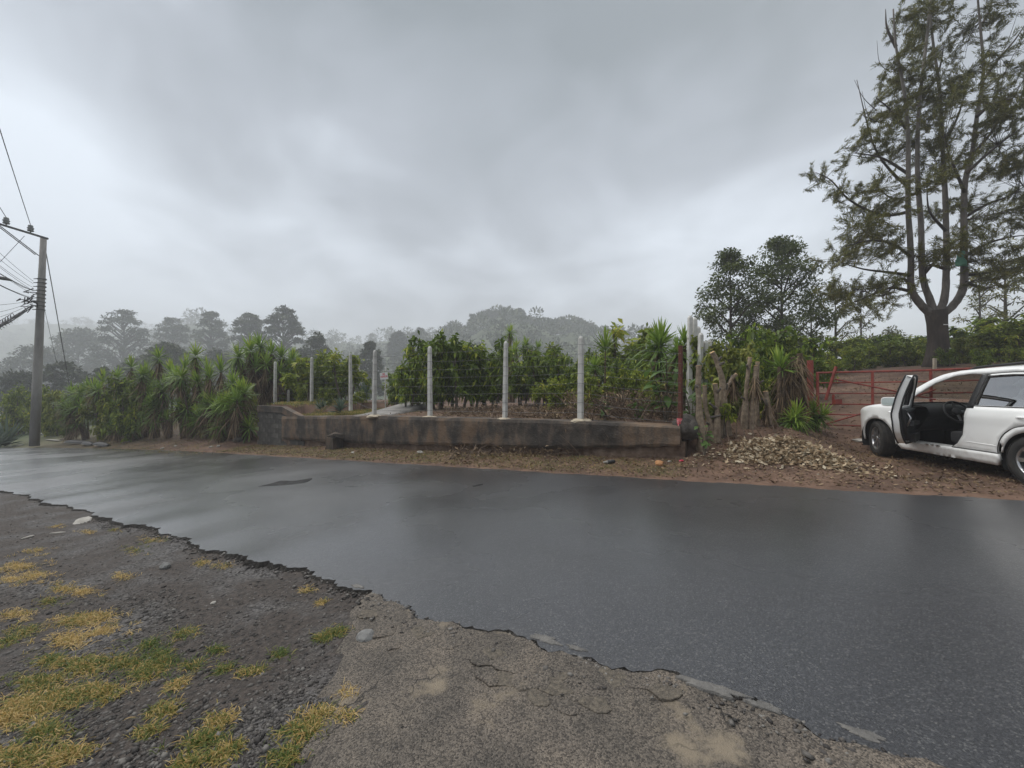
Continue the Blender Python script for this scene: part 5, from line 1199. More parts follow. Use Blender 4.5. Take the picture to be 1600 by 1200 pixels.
broad_plant('broad-leaved plant right of the rusty post among stumps', 1082, 578, 9.6, 27, .34, .7)
broad_plant('small broad-leaved seedling at the foot of the first stump', 1100, 665, 8.55, 12, .24, .3, 705)
broad_plant('green seedling on the wall top near the iron post', 996, 622, 10.2, 15, .22, .3)
broad_plant('green seedling beside the blue scrap behind the wall', 944, 622, 10.6, 15, .20, .25)

# ---- cut living-fence stumps
stm = [[(1098, 712), (1093, 650), (1091, 605), (1092, 572)], [(1113, 700), (1110, 665), (1102, 635), (1101, 603)], [(1118, 700), (1121, 640), (1117, 600)], [(1122, 690), (1130, 610), (1120, 565), (1113, 551)], [(1140, 690), (1132, 625), (1142, 595), (1150, 585)], [(1161, 692), (1166, 610), (1172, 559)], [(1172, 692), (1177, 615), (1181, 572)], [(1184, 692), (1182, 625), (1184, 566)], [(1205, 700), (1201, 650), (1196, 612)], [(1211, 696), (1220, 615), (1226, 566)], [(1230, 690), (1235, 610), (1240, 558)], [(1248, 690), (1251, 600), (1250, 552)]]
rad_ = [.085, .07, .075, .085, .055, .065, .055, .065, .085, .065, .08, .085]
slab_ = ['thick pale cut trunk beside the boulder, leftmost of the stumps', 'forked short stump second from left with orange cut top', 'stump with round orange cut face, third from left', 'tall bent stump with cut orange top, fourth from left', 'leaning thin stump branching right, fifth from left', 'straight stump with fresh cut top in the middle of the row', 'slim stump directly right of the fresh-cut middle one', 'dark slim stump third of the close trio in the middle', 'stout stump with bulging base above the leaf pile', 'stump leaning right behind the stout one', 'shaggy stump wrapped in dry leaves, second from right', 'shaggy dead-leaf stump nearest the gate, rightmost of the row']
for i, pts in enumerate(stm):
    Yb = 9.05 + .09 * i + (.15 if i % 2 else 0)
    P = [W(x, y, Yb) for x, y in pts]; gzv = g1(P[0].x, P[0].y); P[0].z = min(P[0].z, gzv - .05); o0 = Vector((P[0].x, P[0].y, gzv))
    o = thing('tree_stump', slab_[i], 'stump', o0, group='cut living fence stumps')
    Q = [Vector(p) - o0 for p in spline([tuple(p) for p in P], 5)]; n = len(Q); r0 = rad_[i]
    MB().tube(Q, [r0 * (1.5 - .8 * min(1, 2.2 * k / n)) * R.uniform(.9, 1.12) for k in range(n)], 9, wob=.08).obj('trunk', M_bark_s if i < 9 else M_bark_y, o)
    if i < 9:
        d = (Q[-1] - Q[-2]).normalized(); MB().tube([Q[-1] + d * .001, Q[-1] + d * .014], r0 * .70, 10).obj('cut_face', M_cut, o)
    for k in range(2 if i < 9 else 0):
        f = R.uniform(.35, .85); c = Q[int(f * (n - 1))]; d = Vector((R.uniform(-1, 1), R.uniform(-1, .2), R.uniform(.2, .9))).normalized() * R.uniform(.1, .3)
        MB().tube([c, c + d], [r0 * .45, r0 * .3], 7).obj('side_stub', M_bark, o)
    if i in (4, 6, 8): link('dead_leaves', SKIRT[i % 2], o, Q[int(.8 * (n - 1))], (0, 0, i), .6)
    if i >= 9:
        for k in range(4): link('dead_leaves', SKIRT[k % 2], o, Q[int((.45 + .18 * k) * (n - 1))] if k < 3 else Q[-1], (0, 0, R.uniform(0, 6)), R.uniform(.7, .95))

# ------------------------------------------------------------------ big multi-stemmed tree on the right
TY = 18.0
tb0 = W(1466, 578, TY); tb0.z = g1(tb0.x, tb0.y) - .05
bt = thing('casuarina_tree', 'tall wispy evergreen with four upright stems from one dark trunk, behind the car', 'tree', tb0)
def T(px, py, dy=0): return W(px, py, TY + dy) - tb0
def limb(name, pts, r0, r1, m, parent, dys=0, n=10, sub=5):
    P = [T(x, y, dys * (1 - y / 480)) for x, y in pts]; Q = [Vector(q) for q in spline([tuple(p) for p in P], sub)]; k = len(Q)
    return MB().tube(Q, [r0 + (r1 - r0) * i / (k - 1) for i in range(k)], n, wob=.06).obj(name, m, parent, smooth=True), Q
MB().tube([Vector((0, 0, -.3)), Vector((.02, 0, .5)), T(1466, 535), T(1465, 505), T(1464, 485)], [.62, .42, .34, .34, .38], 16, wob=.06).obj('trunk', M_bark_d, bt, smooth=True)
stems = [([(1460, 495), (1440, 476), (1425, 450), (1425, 400), (1421, 320), (1422, 220), (1416, 140), (1404, 70), (1400, 10)], .165, .025, -.5), ([(1462, 492), (1453, 465), (1443, 430), (1441, 350), (1436, 260), (1440, 160), (1452, 60), (1464, -60), (1470, -150)], .15, .025, .5),
         ([(1466, 492), (1477, 465), (1480, 420), (1480, 330), (1476, 230), (1471, 130), (1460, 40), (1455, -80)], .16, .025, 1.1), ([(1470, 494), (1492, 475), (1507, 445), (1508, 380), (1510, 290), (1522, 240), (1530, 180), (1541, 110), (1536, 30), (1528, -70)], .165, .025, -.2)]
stem_pts = []
for pts, r0, r1, dy in stems:
    o, Q = limb('stem', pts, r0, r1, M_bark, bt, dy); stem_pts += [(q, dy) for q in Q[6:]]
br_ = [[(1424, 330), (1380, 335), (1330, 312), (1300, 280), (1276, 268)], [(1424, 430), (1390, 425), (1350, 420), (1310, 408)], [(1424, 455), (1390, 450), (1340, 470), (1310, 480)], [(1424, 400), (1395, 380), (1360, 375), (1320, 385)], [(1421, 290), (1400, 272), (1375, 240), (1360, 200), (1342, 122)], [(1421, 270), (1380, 245), (1340, 238)], [(1420, 200), (1395, 170), (1372, 150)], [(1436, 300), (1400, 310), (1370, 290)],
       [(1508, 340), (1545, 318), (1580, 305), (1610, 285)], [(1512, 270), (1545, 240), (1580, 212), (1612, 190)], [(1508, 400), (1545, 380), (1580, 370), (1612, 366)], [(1508, 430), (1550, 425), (1600, 415)], [(1522, 240), (1545, 215), (1575, 170), (1605, 120)], [(1536, 130), (1560, 95), (1590, 60), (1610, 30)], [(1530, 180), (1555, 160), (1590, 150)], [(1480, 360), (1455, 330), (1450, 290)], [(1476, 230), (1500, 180), (1512, 140)], [(1443, 430), (1470, 400), (1490, 380)], [(1440, 160), (1470, 110), (1480, 60)], [(1510, 300), (1490, 250), (1478, 215)], [(1404, 70), (1390, 40), (1388, 10)], [(1536, 40), (1550, 15), (1558, -10)], [(1424, 445), (1408, 435), (1380, 462), (1345, 452)], [(1480, 420), (1450, 415), (1448, 450)], [(1508, 440), (1540, 450), (1570, 440)]]
ends_ = []
for i, pts in enumerate(br_):
    o, Q = limb('branch', pts, .075, .012, M_bark_d, bt, R.uniform(-2, 2), 6, 4); ends_ += Q[4:]
# bare twigs against the sky
for pts in ([(1372, 170), (1352, 150), (1338, 122)], [(1395, 110), (1378, 95), (1374, 60)], [(1360, 245), (1345, 243), (1320, 238)], [(1560, 100), (1580, 60), (1598, 10)], [(1570, 120), (1590, 80), (1608, 60)], [(1590, 130), (1600, 110), (1612, 95)], [(1380, 190), (1360, 180), (1350, 140)]):
    limb('twig', pts, .018, .006, M_bark_d, bt, .5, 5, 4)
clm = [(1290, 272, 20, 14, .7), (1318, 300, 22, 14, .6), (1345, 325, 26, 16, .8), (1352, 378, 46, 24, 2.6), (1315, 405, 30, 16, 1.2), (1385, 395, 26, 20, 1.2), (1372, 345, 34, 18, 1.4), (1375, 290, 30, 18, 1.2), (1400, 318, 24, 20, 1.2), (1340, 222, 14, 12, .5), (1366, 236, 20, 14, .7), (1382, 200, 22, 20, 1.0), (1376, 168, 20, 16, .8), (1405, 170, 22, 26, 1.2), (1396, 130, 20, 16, .9), (1410, 95, 22, 22, 1.0), (1412, 235, 24, 26, 1.3), (1428, 20, 20, 24, 1.0), (1445, 50, 24, 28, 1.4), (1462, 20, 22, 26, 1.3), (1440, 120, 26, 24, 1.3), (1470, 75, 24, 26, 1.2), (1450, 190, 26, 24, 1.3), (1440, 160, 24, 14, 1.4), (1485, 150, 22, 22, 1.0), (1502, 160, 24, 22, 1.1), (1480, 215, 26, 20, 1.2), (1500, 130, 20, 16, .8), (1460, 250, 26, 20, 1.3), (1485, 265, 24, 16, 1.1),
       (1530, 55, 18, 24, .8), (1545, 20, 18, 22, .9), (1520, 105, 20, 20, .9), (1560, 80, 14, 12, .5), (1568, 152, 34, 26, 2.4), (1550, 190, 30, 24, 1.8), (1590, 110, 26, 24, 1.2), (1595, 165, 26, 24, 1.2), (1550, 225, 24, 16, 1.0), (1580, 260, 34, 14, 1.2), (1605, 240, 24, 18, .9), (1560, 262, 24, 10, .9), (1600, 300, 24, 22, 1.0), (1575, 335, 24, 14, .7), (1600, 345, 22, 16, .7), (1525, 350, 24, 16, .9), (1545, 402, 28, 22, 1.6), (1525, 370, 22, 16, .9), (1470, 275, 24, 20, 1.2), (1500, 325, 24, 16, 1.0), (1470, 330, 18, 22, .8), (1455, 400, 20, 18, .8), (1475, 395, 18, 18, .7), (1330, 450, 26, 16, 1.0), (1300, 462, 24, 16, .8), (1370, 450, 24, 18, .8), (1385, 470, 24, 16, .6), (1350, 480, 22, 16, .6), (1400, 440, 20, 14, .5), (1540, 440, 26, 16, .9), (1570, 430, 24, 16, .7), (1590, 400, 20, 16, .7), (1480, -20, 50, 26, 1.2), (1545, -30, 30, 26, .9), (1630, 150, 30, 40, 1.4), (1635, 270, 30, 40, 1.4), (1640, 380, 30, 30, 1.0)]
g = np.random.default_rng(77); parts = []; tw = MB()
for (px, py, rx, ry, den) in clm:
    dy = g.uniform(-1.6, 1.6); c = np.array(T(px, py, dy)); k = TY / F
    ns = int(16 * den + 5)
    # wispy sprays: short twigs each with a brush of needles, swept up and to the right by the wind
    near_ = min(ends_ + [q for q, _ in stem_pts], key=lambda q: (q - Vector(c)).length)
    for j in range(ns):
        o_ = np.clip(g.normal(size=3), -1.5, 1.5) * np.array([rx * .5, 20, ry * .5]) * k
        a = c + o_; d = np.array([.55, 0, .5]) + g.normal(size=3) * .7 + o_ * .5; d /= np.linalg.norm(d); L_ = g.uniform(.35, .8)
        tw.tube([Vector(a - d * L_ * .6), Vector(a + d * L_ * .5)], [.010, .004], 3, cap=False)
        if j % 4 == 0: tw.tube([near_, near_.lerp(Vector(a), .5) + Vector((0, 0, .1)), Vector(a - d * L_ * .6)], [.014, .01, .006], 3, cap=False)
        n = 100; t = g.uniform(-.7, .7, n); P = a[None] + d[None] * (t * L_)[:, None] + g.normal(size=(n, 3)) * .03
        D = d[None] * 1.0 + rdir(g, n) * .75
        parts.append(leaves(P, D, g.uniform(.10, .24, n), g.uniform(.014, .030, n), rng=g, droop=.1, attr=np.clip(g.random(n) * .5 + .25 * g.random() + .1, 0, 1)))
V, Fc, A = join(parts)
c_ = link('crown', mesh('crown', V, Fc, ML_pine, False, A), bt); c_['kind'] = 'stuff'
t_ = tw.obj('twigs', M_bark_d, bt); t_['kind'] = 'stuff'
M_bag = mat('green_net', [(.04, .16, .10), (.08, .25, .17)], scale=12, rough=.7)
p = W(1503, 400, TY - .45)
bgm = MB(); bgm.grid(lambda u, v: (p.x + (v - .5) * (.10 + .5 * u) + .03 * math.sin(u * 9), p.y - .12 * math.sin(v * 3.1) - .03 * math.sin(u * 14 + v * 5), p.z + .35 - .8 * u), 12, 6)
bo_ = bgm.obj('green_netting', M_bag, None, smooth=True); tag(bo_, 'scrap of green netting snagged on the right stem of the big tree', 'netting')
bo_.modifiers.new('thick', 'SOLIDIFY').thickness = .008
M_tag = mat('white_marker', [(.7, .7, .68), (.78, .78, .76)], scale=5, rough=.6)
for i, (px, py) in enumerate(((1479, 507), (1483, 544))):
    q = W(px, py, TY - .35); tag(MB().box(q, (.22, .02, .04), jit=.004).obj('wooden_tag', M_tag), ['upper white slat nailed to the right of the big trunk', 'lower white slat nailed to the right of the big trunk'][i], 'slat')
q = W(1461, 570, TY - .7); tag(MB().box((q.x, q.y, q.z), (.12, .08, .55), jit=.012).obj('wooden_stake', M_foot), 'short pale stake leaning on the foot of the big tree', 'stake')

# ------------------------------------------------------------------ other trees
def tree(name, label, px, pt, Y, wpx, nclump, per, L, Wd, m, crown_lo=.35, shape='oval', bark=M_bark_d, group=None, seed=0, zbase=None, lean=0, limbs=7, tiers=0, zmin=None):
    g = np.random.default_rng(seed); q = random.Random(seed)
    top = W(px, pt, Y); zb = g1(top.x, top.y) if zbase is None else zbase; H = top.z - zb; hw = wpx / F * Y * .5
    o = thing(name, label, 'tree', (top.x, top.y, zb), 0, group)
    tr_ = MB(); tr_.tube([(0, 0, -.3), (lean * .3, 0, H * .3), (lean * .7, 0, H * .65), (lean, 0, H * .93)], [H * .013 + .03, H * .010 + .02, H * .006, .015], 8)
    tr_.obj('trunk', bark, o, smooth=True)
    cs_ = []; lm = MB()
    for i in range(nclump):
        if shape == 'dome':      # clumps on stacked shelves under a rounded top
            f = q.random() ** .65; lev = (.3 * round(f * tiers) / tiers + .7 * f) if tiers else f
            prof = math.sqrt(max(0.02, 1 - (2 * abs(lev - .18) / 1.7) ** 2)) if lev > .18 else .88
            prof = math.sqrt(max(.04, 1 - lev ** 3.2)) * (1 if lev > .15 else .9)
            rad = prof * hw * math.sqrt(q.uniform(.25, 1)) * q.uniform(.8, 1.1) ; z = H * (crown_lo + (1 - crown_lo) * lev * .96) - (rad / hw) ** 2 * H * .05
        else:
            lev = q.random(); prof = math.sin(math.pi * min(1, lev * .86 + .12)) ** .7; rad = prof * hw * math.sqrt(q.uniform(.05, 1)); z = H * (crown_lo + (1 - crown_lo) * lev * .97)
        a = q.uniform(0, 6.283); cs_.append(Vector((math.cos(a) * rad + lean * z / H, math.sin(a) * rad, z)))
    for c in cs_:
        if q.random() < limbs / 10: lm.tube([(lean * .5, 0, max(H * .15, c.z - (abs(c.x) + abs(c.y)) * .6)), c * .6 + Vector((0, 0, c.z * .36)), c], [H * .006 + .01, H * .004 + .006, .008], 4, cap=False)
    if lm.v: lo = lm.obj('limbs', bark, o); lo['kind'] = 'stuff'
    parts = []; cr_ = hw * (.24 if shape != 'dome' else .15)
    for c in cs_:
        n = per; d = rdir(g, n) * (g.random(n) ** .45)[:, None] * np.array([cr_, cr_, cr_ * (.62 if shape != 'dome' else .38)])
        P = np.array(c)[None] + d; P[:, 2] = np.minimum(P[:, 2], H)
        D = d / (cr_ + 1e-6) + rdir(g, n) * .8
        parts.append(leaves(P, D, L * g.uniform(.6, 1.3, n), Wd * g.uniform(.7, 1.3, n), rng=g, droop=.15, attr=np.clip(.25 + g.random(n) * .45 + g.normal() * .1, 0, 1)))
    V, Fc, A = join(parts); f = link('crown', mesh('crown', V, Fc, m, False, A), o); f['kind'] = 'stuff'
    return o
TR = 'trees behind the right bank'
tree('leafy_tree', 'dark bushy tree, left of the twin trees above the stumps', 1142, 388, 27, 100, 150, 80, .22, .10, ML_tree, .10, limbs=2, seed=1, group=TR)
tree('leafy_tree', 'taller bushy tree, right of the twin trees above the stumps', 1222, 371, 28, 122, 190, 80, .22, .10, ML_tree, .10, limbs=2, seed=2, group=TR)
tree('slender_tree', 'slender sparse tree right of the twin bushy trees', 1306, 440, 31, 60, 26, 45, .30, .09, ML_pine, .15, seed=3, group=TR)
tree('slender_tree', 'thin sparse tree left of the big evergreen trunk', 1346, 462, 33, 50, 22, 45, .30, .09, ML_pine, .15, seed=4, group=TR)
tree('slender_tree', 'low sparse tree just left of the big trunk', 1395, 512, 34, 60, 24, 45, .28, .09, ML_pine, .1, seed=14, group=TR)
tree('slender_tree', 'slender open tree right of the big trunk', 1532, 420, 30, 62, 26, 45, .30, .08, ML_pine, .2, seed=5, group=TR)
tree('slender_tree', 'tall open tree near the right picture edge', 1572, 372, 31, 74, 34, 45, .30, .08, ML_pine, .15, seed=6, group=TR)
tree('slender_tree', 'open tree cut by the right picture edge', 1618, 385, 29, 70, 30, 45, .30, .08, ML_pine, .15, seed=7, group=TR)
tree('slender_tree', 'small bushy tree between the twin trees and the gate', 1268, 452, 30, 60, 34, 50, .26, .10, ML_tree, .1, seed=8, group=TR)
# misty valley trees on the left
VT = 'misty valley trees'
D1 = 105
for i, (px, pt, Y, w, lo, lab) in enumerate([(193, 481, 105, 72, .30, 'widest layered valley tree, leftmost of the tall misty row'), (270, 492, 118, 54, .2, 'rounded dense misty tree, second of the tall row'), (330, 484, 112, 50, .25, 'upright layered misty tree, third of the tall row'), (388, 488, 98, 50, .45, 'open umbrella-topped misty tree, fourth of the tall row'), (442, 477, 88, 66, .30, 'large domed misty tree above the shaggy yucca')]):
    tree('valley_tree', lab, px, pt, Y * 1.75, w * 1.12, 170, 38, 1.1, .5, ML_far, lo, 'dome', M_bark_d, VT, 20 + i, tiers=7, limbs=5)
for i, (px, pt, Y, w, lo, sh, lab) in enumerate([(262, 537, 62, 92, .55, 'dome', 'wide flat-topped tree just above the yucca hedge'), (100, 563, 52, 84, .1, 'dome', 'broad dome-shaped green tree right of the utility pole'), (160, 575, 50, 40, .1, 'oval', 'small rounded tree right of the dome-shaped one'), (28, 580, 48, 70, .2, 'oval', 'pale brownish tree left of the utility pole'), (494, 519, 75, 50, .1, 'oval', 'rounded green misty tree right of the shaggy yucca'), (470, 545, 68, 60, .1, 'oval', 'low bushy misty tree behind the shaggy yucca'), (578, 533, 72, 42, .3, 'dome', 'small domed misty tree behind the fourth fence post'), (215, 560, 66, 70, .1, 'oval', 'misty bush mass left of the flat-topped tree'), (122, 514, 150, 80, .2, 'oval', 'faint rounded tree far behind the pole guy wire'), (60, 540, 120, 90, .1, 'oval', 'faint wide tree group behind the pole'), (622, 520, 170, 30, .1, 'oval', 'faint upright tree left of the tallest coffee bush'), (340, 545, 80, 60, .1, 'oval', 'misty bush between the flat-topped tree and shaggy yucca')]):
    tree('valley_tree', lab, px, pt, Y * 1.4, w, 110, 60, .7 * Y / 60, .34 * Y / 60, ML_far, lo, sh, M_bark_d, VT, 40 + i, tiers=6 if sh == 'dome' else 0, limbs=4)
# woodland that covers the hills: one mass, with the skyline trees as individuals
g = np.random.default_rng(5); parts = []
def crown_blob(c, h, w, n, L):
    d = rdir(g, n) * (g.random(n) ** .3)[:, None]; d[:, 2] = np.where(d[:, 2] < -.5, -d[:, 2], d[:, 2])
    P = np.array(c)[None] + d * np.array([w, w, h * .5]) + np.array([0, 0, h * .55])
    return leaves(P, d + rdir(g, n) * .6, L * g.uniform(.6, 1.4, n), L * .55 * g.uniform(.7, 1.3, n), rng=g, attr=np.clip(g.random(n) * .5 + g.normal() * .12 + .2, 0, 1))
cnt = 0
while cnt < 1900:
    px = g.uniform(-60, 1120); Y_ = g.choice([g.uniform(180, 360), g.uniform(300, 540), g.uniform(500, 850)]); x = (px - 800) / F * Y_
    z = g1(x, Y_)
    if z < -5 and g.random() < .75: cnt += .2; continue
    h = g.choice([g.uniform(6, 10), g.uniform(9, 15)]); parts.append(crown_blob((x, Y_, z - .5), h, h * g.uniform(.33, .6), 90, h * .19)); cnt += 1
V, Fc, A = join(parts); tag(link('woodland', mesh('woodland', V, Fc, ML_far, False, A)), 'hazy woodland covering the distant hills', 'woodland', kind='stuff')
for i, (px, pt, w, lab) in enumerate([(739, 490, 12, 'thin leftmost skyline tree on the central hill'), (762, 488, 26, 'skyline tree on the left shoulder of the central hill'), (785, 486, 30, 'round skyline tree on the central hilltop'), (806, 485, 26, 'skyline tree just right of the central hilltop'), (813, 484, 12, 'lollipop-shaped skyline tree on the central hill'), (830, 498, 30, 'skyline tree on the right slope of the central hill'), (860, 502, 24, 'small skyline tree in the dip right of the central hill'), (878, 498, 22, 'upright skyline tree left of the round pair'), (899, 499, 30, 'large rounded skyline tree on the right hill'), (921, 508, 24, 'smaller skyline tree at the right end of the hill'), (948, 516, 20, 'lowest skyline tree left of the slim yucca'), (700, 511, 20, 'faint skyline tree left of the central hill'), (655, 514, 18, 'faint skyline tree above the tallest coffee bush')]):
    tree('hilltop_tree', lab, px, pt - 1, 311, w * 1.2, 60, 60, 1.9, .9, ML_far, .15, 'oval', M_bark_d, 'skyline trees on the central hill', 70 + i, limbs=3)

# ------------------------------------------------------------------ ground litter, grass, gravel
def stuff(name, parts, m, label, cat, parent=None):
    V, Fc, A = join(parts); o = link(name, mesh(name, V, Fc, m, False, A), parent); tag(o, label if not parent else None, cat if not parent else None, kind='stuff'); return o
g = np.random.default_rng(9)
def on_ground(P, lift=.0):
    P[:, 2] = gz(P[:, 0], P[:, 1]) + lift; return P
# leaf pile beside the stumps
n = 4200; cs_ = g.normal(size=(n, 2)); cs_ = np.clip(cs_, -2.2, 2.2) * np.where(g.random(n) < .3, 1.5, .95)[:, None]; s_ = -.42 + cs_[:, 0] * .48; t_ = 9.72 + cs_[:, 1] * .28
x_, y_ = xy(s_, t_); P = np.stack([x_, y_, 0 * x_], 1)
hgt = .24 * np.exp(-((s_ + .42) / .75) ** 2 - ((t_ - 9.85) / .42) ** 2); on_ground(P); P[:, 2] += hgt * g.random(n) ** .4 + .012
D = rdir(g, n); D[:, 2] = D[:, 2] * .35 + .05
pile = leaves(P, D, g.uniform(.05, .15, n), g.uniform(.025, .075, n), fold=.25, rng=g, attr=np.clip(.5 + g.normal(size=n) * .27, 0, 1))
stuff('leaf_pile', [pile], leafmat('dry_pale_leaf', [(.12, .07, .035), (.28, .20, .12), (.42, .33, .22), (.50, .44, .33)], rough=.8, trans=.08), 'heap of pale dry leaves in front of the cut stumps', 'leaf pile')
# leaf litter on verge, track and field
def scatter(n, s0, s1, t0, t1):
    s_ = g.uniform(s0, s1, n); t_ = g.uniform(t0, t1, n); x_, y_ = xy(s_, t_); return on_ground(np.stack([x_, y_, 0 * x_], 1))
pts = [scatter(6500, 1.2, 18.5, 7.9, 9.5), scatter(9000, -8, 1.3, 8.0, 13), scatter(1800, 18, 34, 7.0, 10), scatter(5200, 1.5, 17, 9.95, 16), scatter(6000, -14, -1, 13, 24)]
P = np.concatenate(pts); n = len(P); P[:, 2] += .012; D = rdir(g, n); D[:, 2] = np.abs(D[:, 2]) * .3
stuff('leaf_litter', [leaves(P, D, g.uniform(.03, .10, n), g.uniform(.012, .04, n), fold=.2, rng=g, attr=np.clip(g.beta(2, 2.4, n), 0, 1))], ML_dead, 'brown dead leaves strewn over verge, field and track', 'leaf litter')
# brushwood in the field behind the wall
tw = MB(); q = random.Random(8)
for i in range(520):
    px = q.uniform(690, 1060); Y_ = q.uniform(10.6, 15.0); 
    if q.random() < .45: px = q.uniform(900, 1060); Y_ = q.uniform(9.9, 13)
    b_ = onG(px, Y_); a = q.uniform(0, 6.28); L_ = q.uniform(.3, 1.2); e_ = Vector((math.cos(a) * L_, math.sin(a) * L_, q.uniform(.0, .55) * (1.5 if px > 880 else .6)))
    r_ = q.uniform(.006, .018); tw.tube([b_ + Vector((0, 0, .02)), b_ + e_ * .5 + Vector((q.uniform(-.1, .1), q.uniform(-.1, .1), .08)), b_ + e_], [r_, r_ * .8, r_ * .4], 4, cap=False)
M_brush = mat('dry_brushwood', [(.06, .042, .03), (.13, .09, .062), (.21, .155, .11)], scale=5, rough=.9)
tag(tw.obj('brushwood', M_brush), 'tangle of dry cut branches on the soil behind the wall', 'brushwood', kind='stuff')
n = 5200; px = np.where(g.random(n) < .6, g.uniform(850, 1062, n), g.uniform(700, 900, n)); Yq = g.uniform(10.2, 15.5, n); P = np.stack([(px - 800) / F * Yq, Yq, 0 * Yq], 1); on_ground(P); P[:, 2] += g.random(n) ** 2 * np.where(px > 880, .75, .25)
stuff('dry_foliage', [leaves(P, rdir(g, n), g.uniform(.06, .18, n), g.uniform(.02, .05, n), rng=g, droop=.3)], ML_dead, 'withered brown leaves hanging in the cut brush', 'dry leaves')
# grass: verge, field, shoulder tufts
ML_grass = leafmat('grass_blade', [(.05, .09, .015), (.10, .15, .03), (.22, .21, .055), (.44, .29, .09), (.56, .42, .19)], rough=.6)
def blades(P, n, h, sp, tone, ts, flat=.5, wd=.006):
    k = len(P) * n; B = np.repeat(P, n, 0); off = g.normal(size=(k, 2)) * np.repeat(sp, n)[:, None] if np.ndim(sp) else g.normal(size=(k, 2)) * sp
    B = B.copy(); B[:, 0] += off[:, 0]; B[:, 1] += off[:, 1]; on_ground(B); D = np.stack([g.normal(size=k) * flat, g.normal(size=k) * flat, np.ones(k)], 1)
    tn = np.repeat(tone, n) if np.ndim(tone) else tone
    return strips(B, D, h * g.uniform(.4, 1.2, k), wd * g.uniform(.7, 1.4, k), .5, 3, g, attr=np.clip(tn + g.normal(size=k) * ts, 0, 1))
vp = scatter(1300, 1.4, 19, 8.0, 9.4); vp2 = scatter(240, 18, 34, 6.6, 9); vp3 = scatter(200, -7, 1, 9, 12.5); fp = np.concatenate([scatter(420, 3, 16, 10.0, 15), scatter(420, 13.5, 20, 10.0, 14)]); fp2 = scatter(900, 13.2, 19.2, 9.95, 13.2)
gp_ = [blades(vp, 16, .10, .10, g.uniform(.05, .6, len(vp)), .15, .9), blades(vp2, 16, .16, .12, g.uniform(.1, .55, len(vp2)), .15, .8), blades(vp3, 12, .07, .14, g.uniform(.2, .6, len(vp3)), .15, 1.0), blades(fp, 14, .12, .14, g.uniform(.05, .45, len(fp)), .12, .9), blades(fp2, 14, .26, .12, g.uniform(.1, .7, len(fp2)), .15, .45, .009)]
pth = np.array([tuple(W(px, py, Y)) for px, py, Y in [(505 + 60 * g.random(), 636 + 8 * g.random(), 16.6) for _ in range(60)] + [(610 + 40 * g.random(), 622, 19 + g.random()) for _ in range(40)]])
gp_.append(blades(pth, 20, .26, .12, g.uniform(.4, .8, len(pth)), .12, .5, .010))
stuff('verge_grass', gp_, ML_grass, 'low green and straw grass along the far verge and field edge', 'grass')
tuft = [(30, 885, 45, 14, .85), (60, 900, 40, 12, .85), (20, 905, 30, 10, .85), (120, 972, 40, 12, .6), (150, 965, 45, 12, .7), (165, 985, 30, 9, .8), (110, 1000, 40, 14, .85), (85, 1030, 40, 12, .35), (60, 1065, 55, 16, .4), (130, 1040, 60, 16, .4), (200, 1035, 45, 14, .35), (235, 1050, 45, 14, .3), (255, 1033, 30, 10, .2), (40, 1100, 60, 18, .6), (100, 1090, 55, 18, .45), (160, 1080, 50, 14, .5), (20, 1120, 50, 16, .75), (70, 1140, 40, 14, .4), (40, 1180, 60, 18, .45), (110, 1180, 40, 14, .6), (235, 1005, 25, 9, .2), (290, 988, 26, 8, .3), (305, 1040, 20, 7, .2), (250, 1020, 24, 8, .25), (260, 1110, 25, 12, .45), (235, 1140, 22, 8, .4), (320, 1155, 30, 16, .3), (345, 1125, 24, 12, .6), (370, 1165, 18, 8, .5), (300, 1190, 30, 12, .4), (525, 988, 26, 8, .35), (505, 996, 20, 8, .3), (440, 1022, 14, 6, .2), (350, 1045, 16, 7, .3), (385, 1050, 14, 6, .4), (480, 1140, 40, 14, .45), (505, 1115, 30, 12, .6), (450, 1180, 30, 12, .35), (545, 1120, 14, 5, .7), (320, 880, 24, 6, .7), (215, 860, 24, 6, .55), (240, 845, 30, 6, .6), (140, 832, 22, 5, .75), (100, 920, 30, 8, .7), (130, 925, 30, 8, .85), (80, 940, 22, 7, .4), (195, 900, 20, 6, .8), (45, 985, 30, 10, .35), (20, 1000, 22, 9, .3), (30, 960, 30, 8, .8), (480, 922, 14, 5, .8), (505, 940, 12, 4, .7), (340, 1015, 16, 6, .3), (90, 822, 18, 4, .8), (180, 828, 14, 4, .6), (350, 885, 14, 4, .5), (540, 1080, 10, 4, .8), (405, 1048, 10, 4, .5), (280, 1068, 18, 8, .6), (60, 860, 26, 6, .8), (345, 1180, 24, 10, .55)]
gt = []
for (px, py, rx, ry, tone) in tuft:
    n = int(5 + rx * ry * .10); P = []
    for k in range(n):
        a, r_ = g.uniform(0, 6.28), abs(g.normal()) * .55; P.append(tuple(G(px + rx * r_ * math.cos(a), min(1199, py + ry * r_ * math.sin(a)), 30)))
    P = np.array(P); gt.append(blades(P, 13, .068, .02, np.clip(tone + g.normal(size=n) * .2, 0, 1), .2, 1.1, .0040))
stuff('shoulder_grass', gt, ML_grass, 'straw and green grass tufts on the gravel shoulder', 'grass')
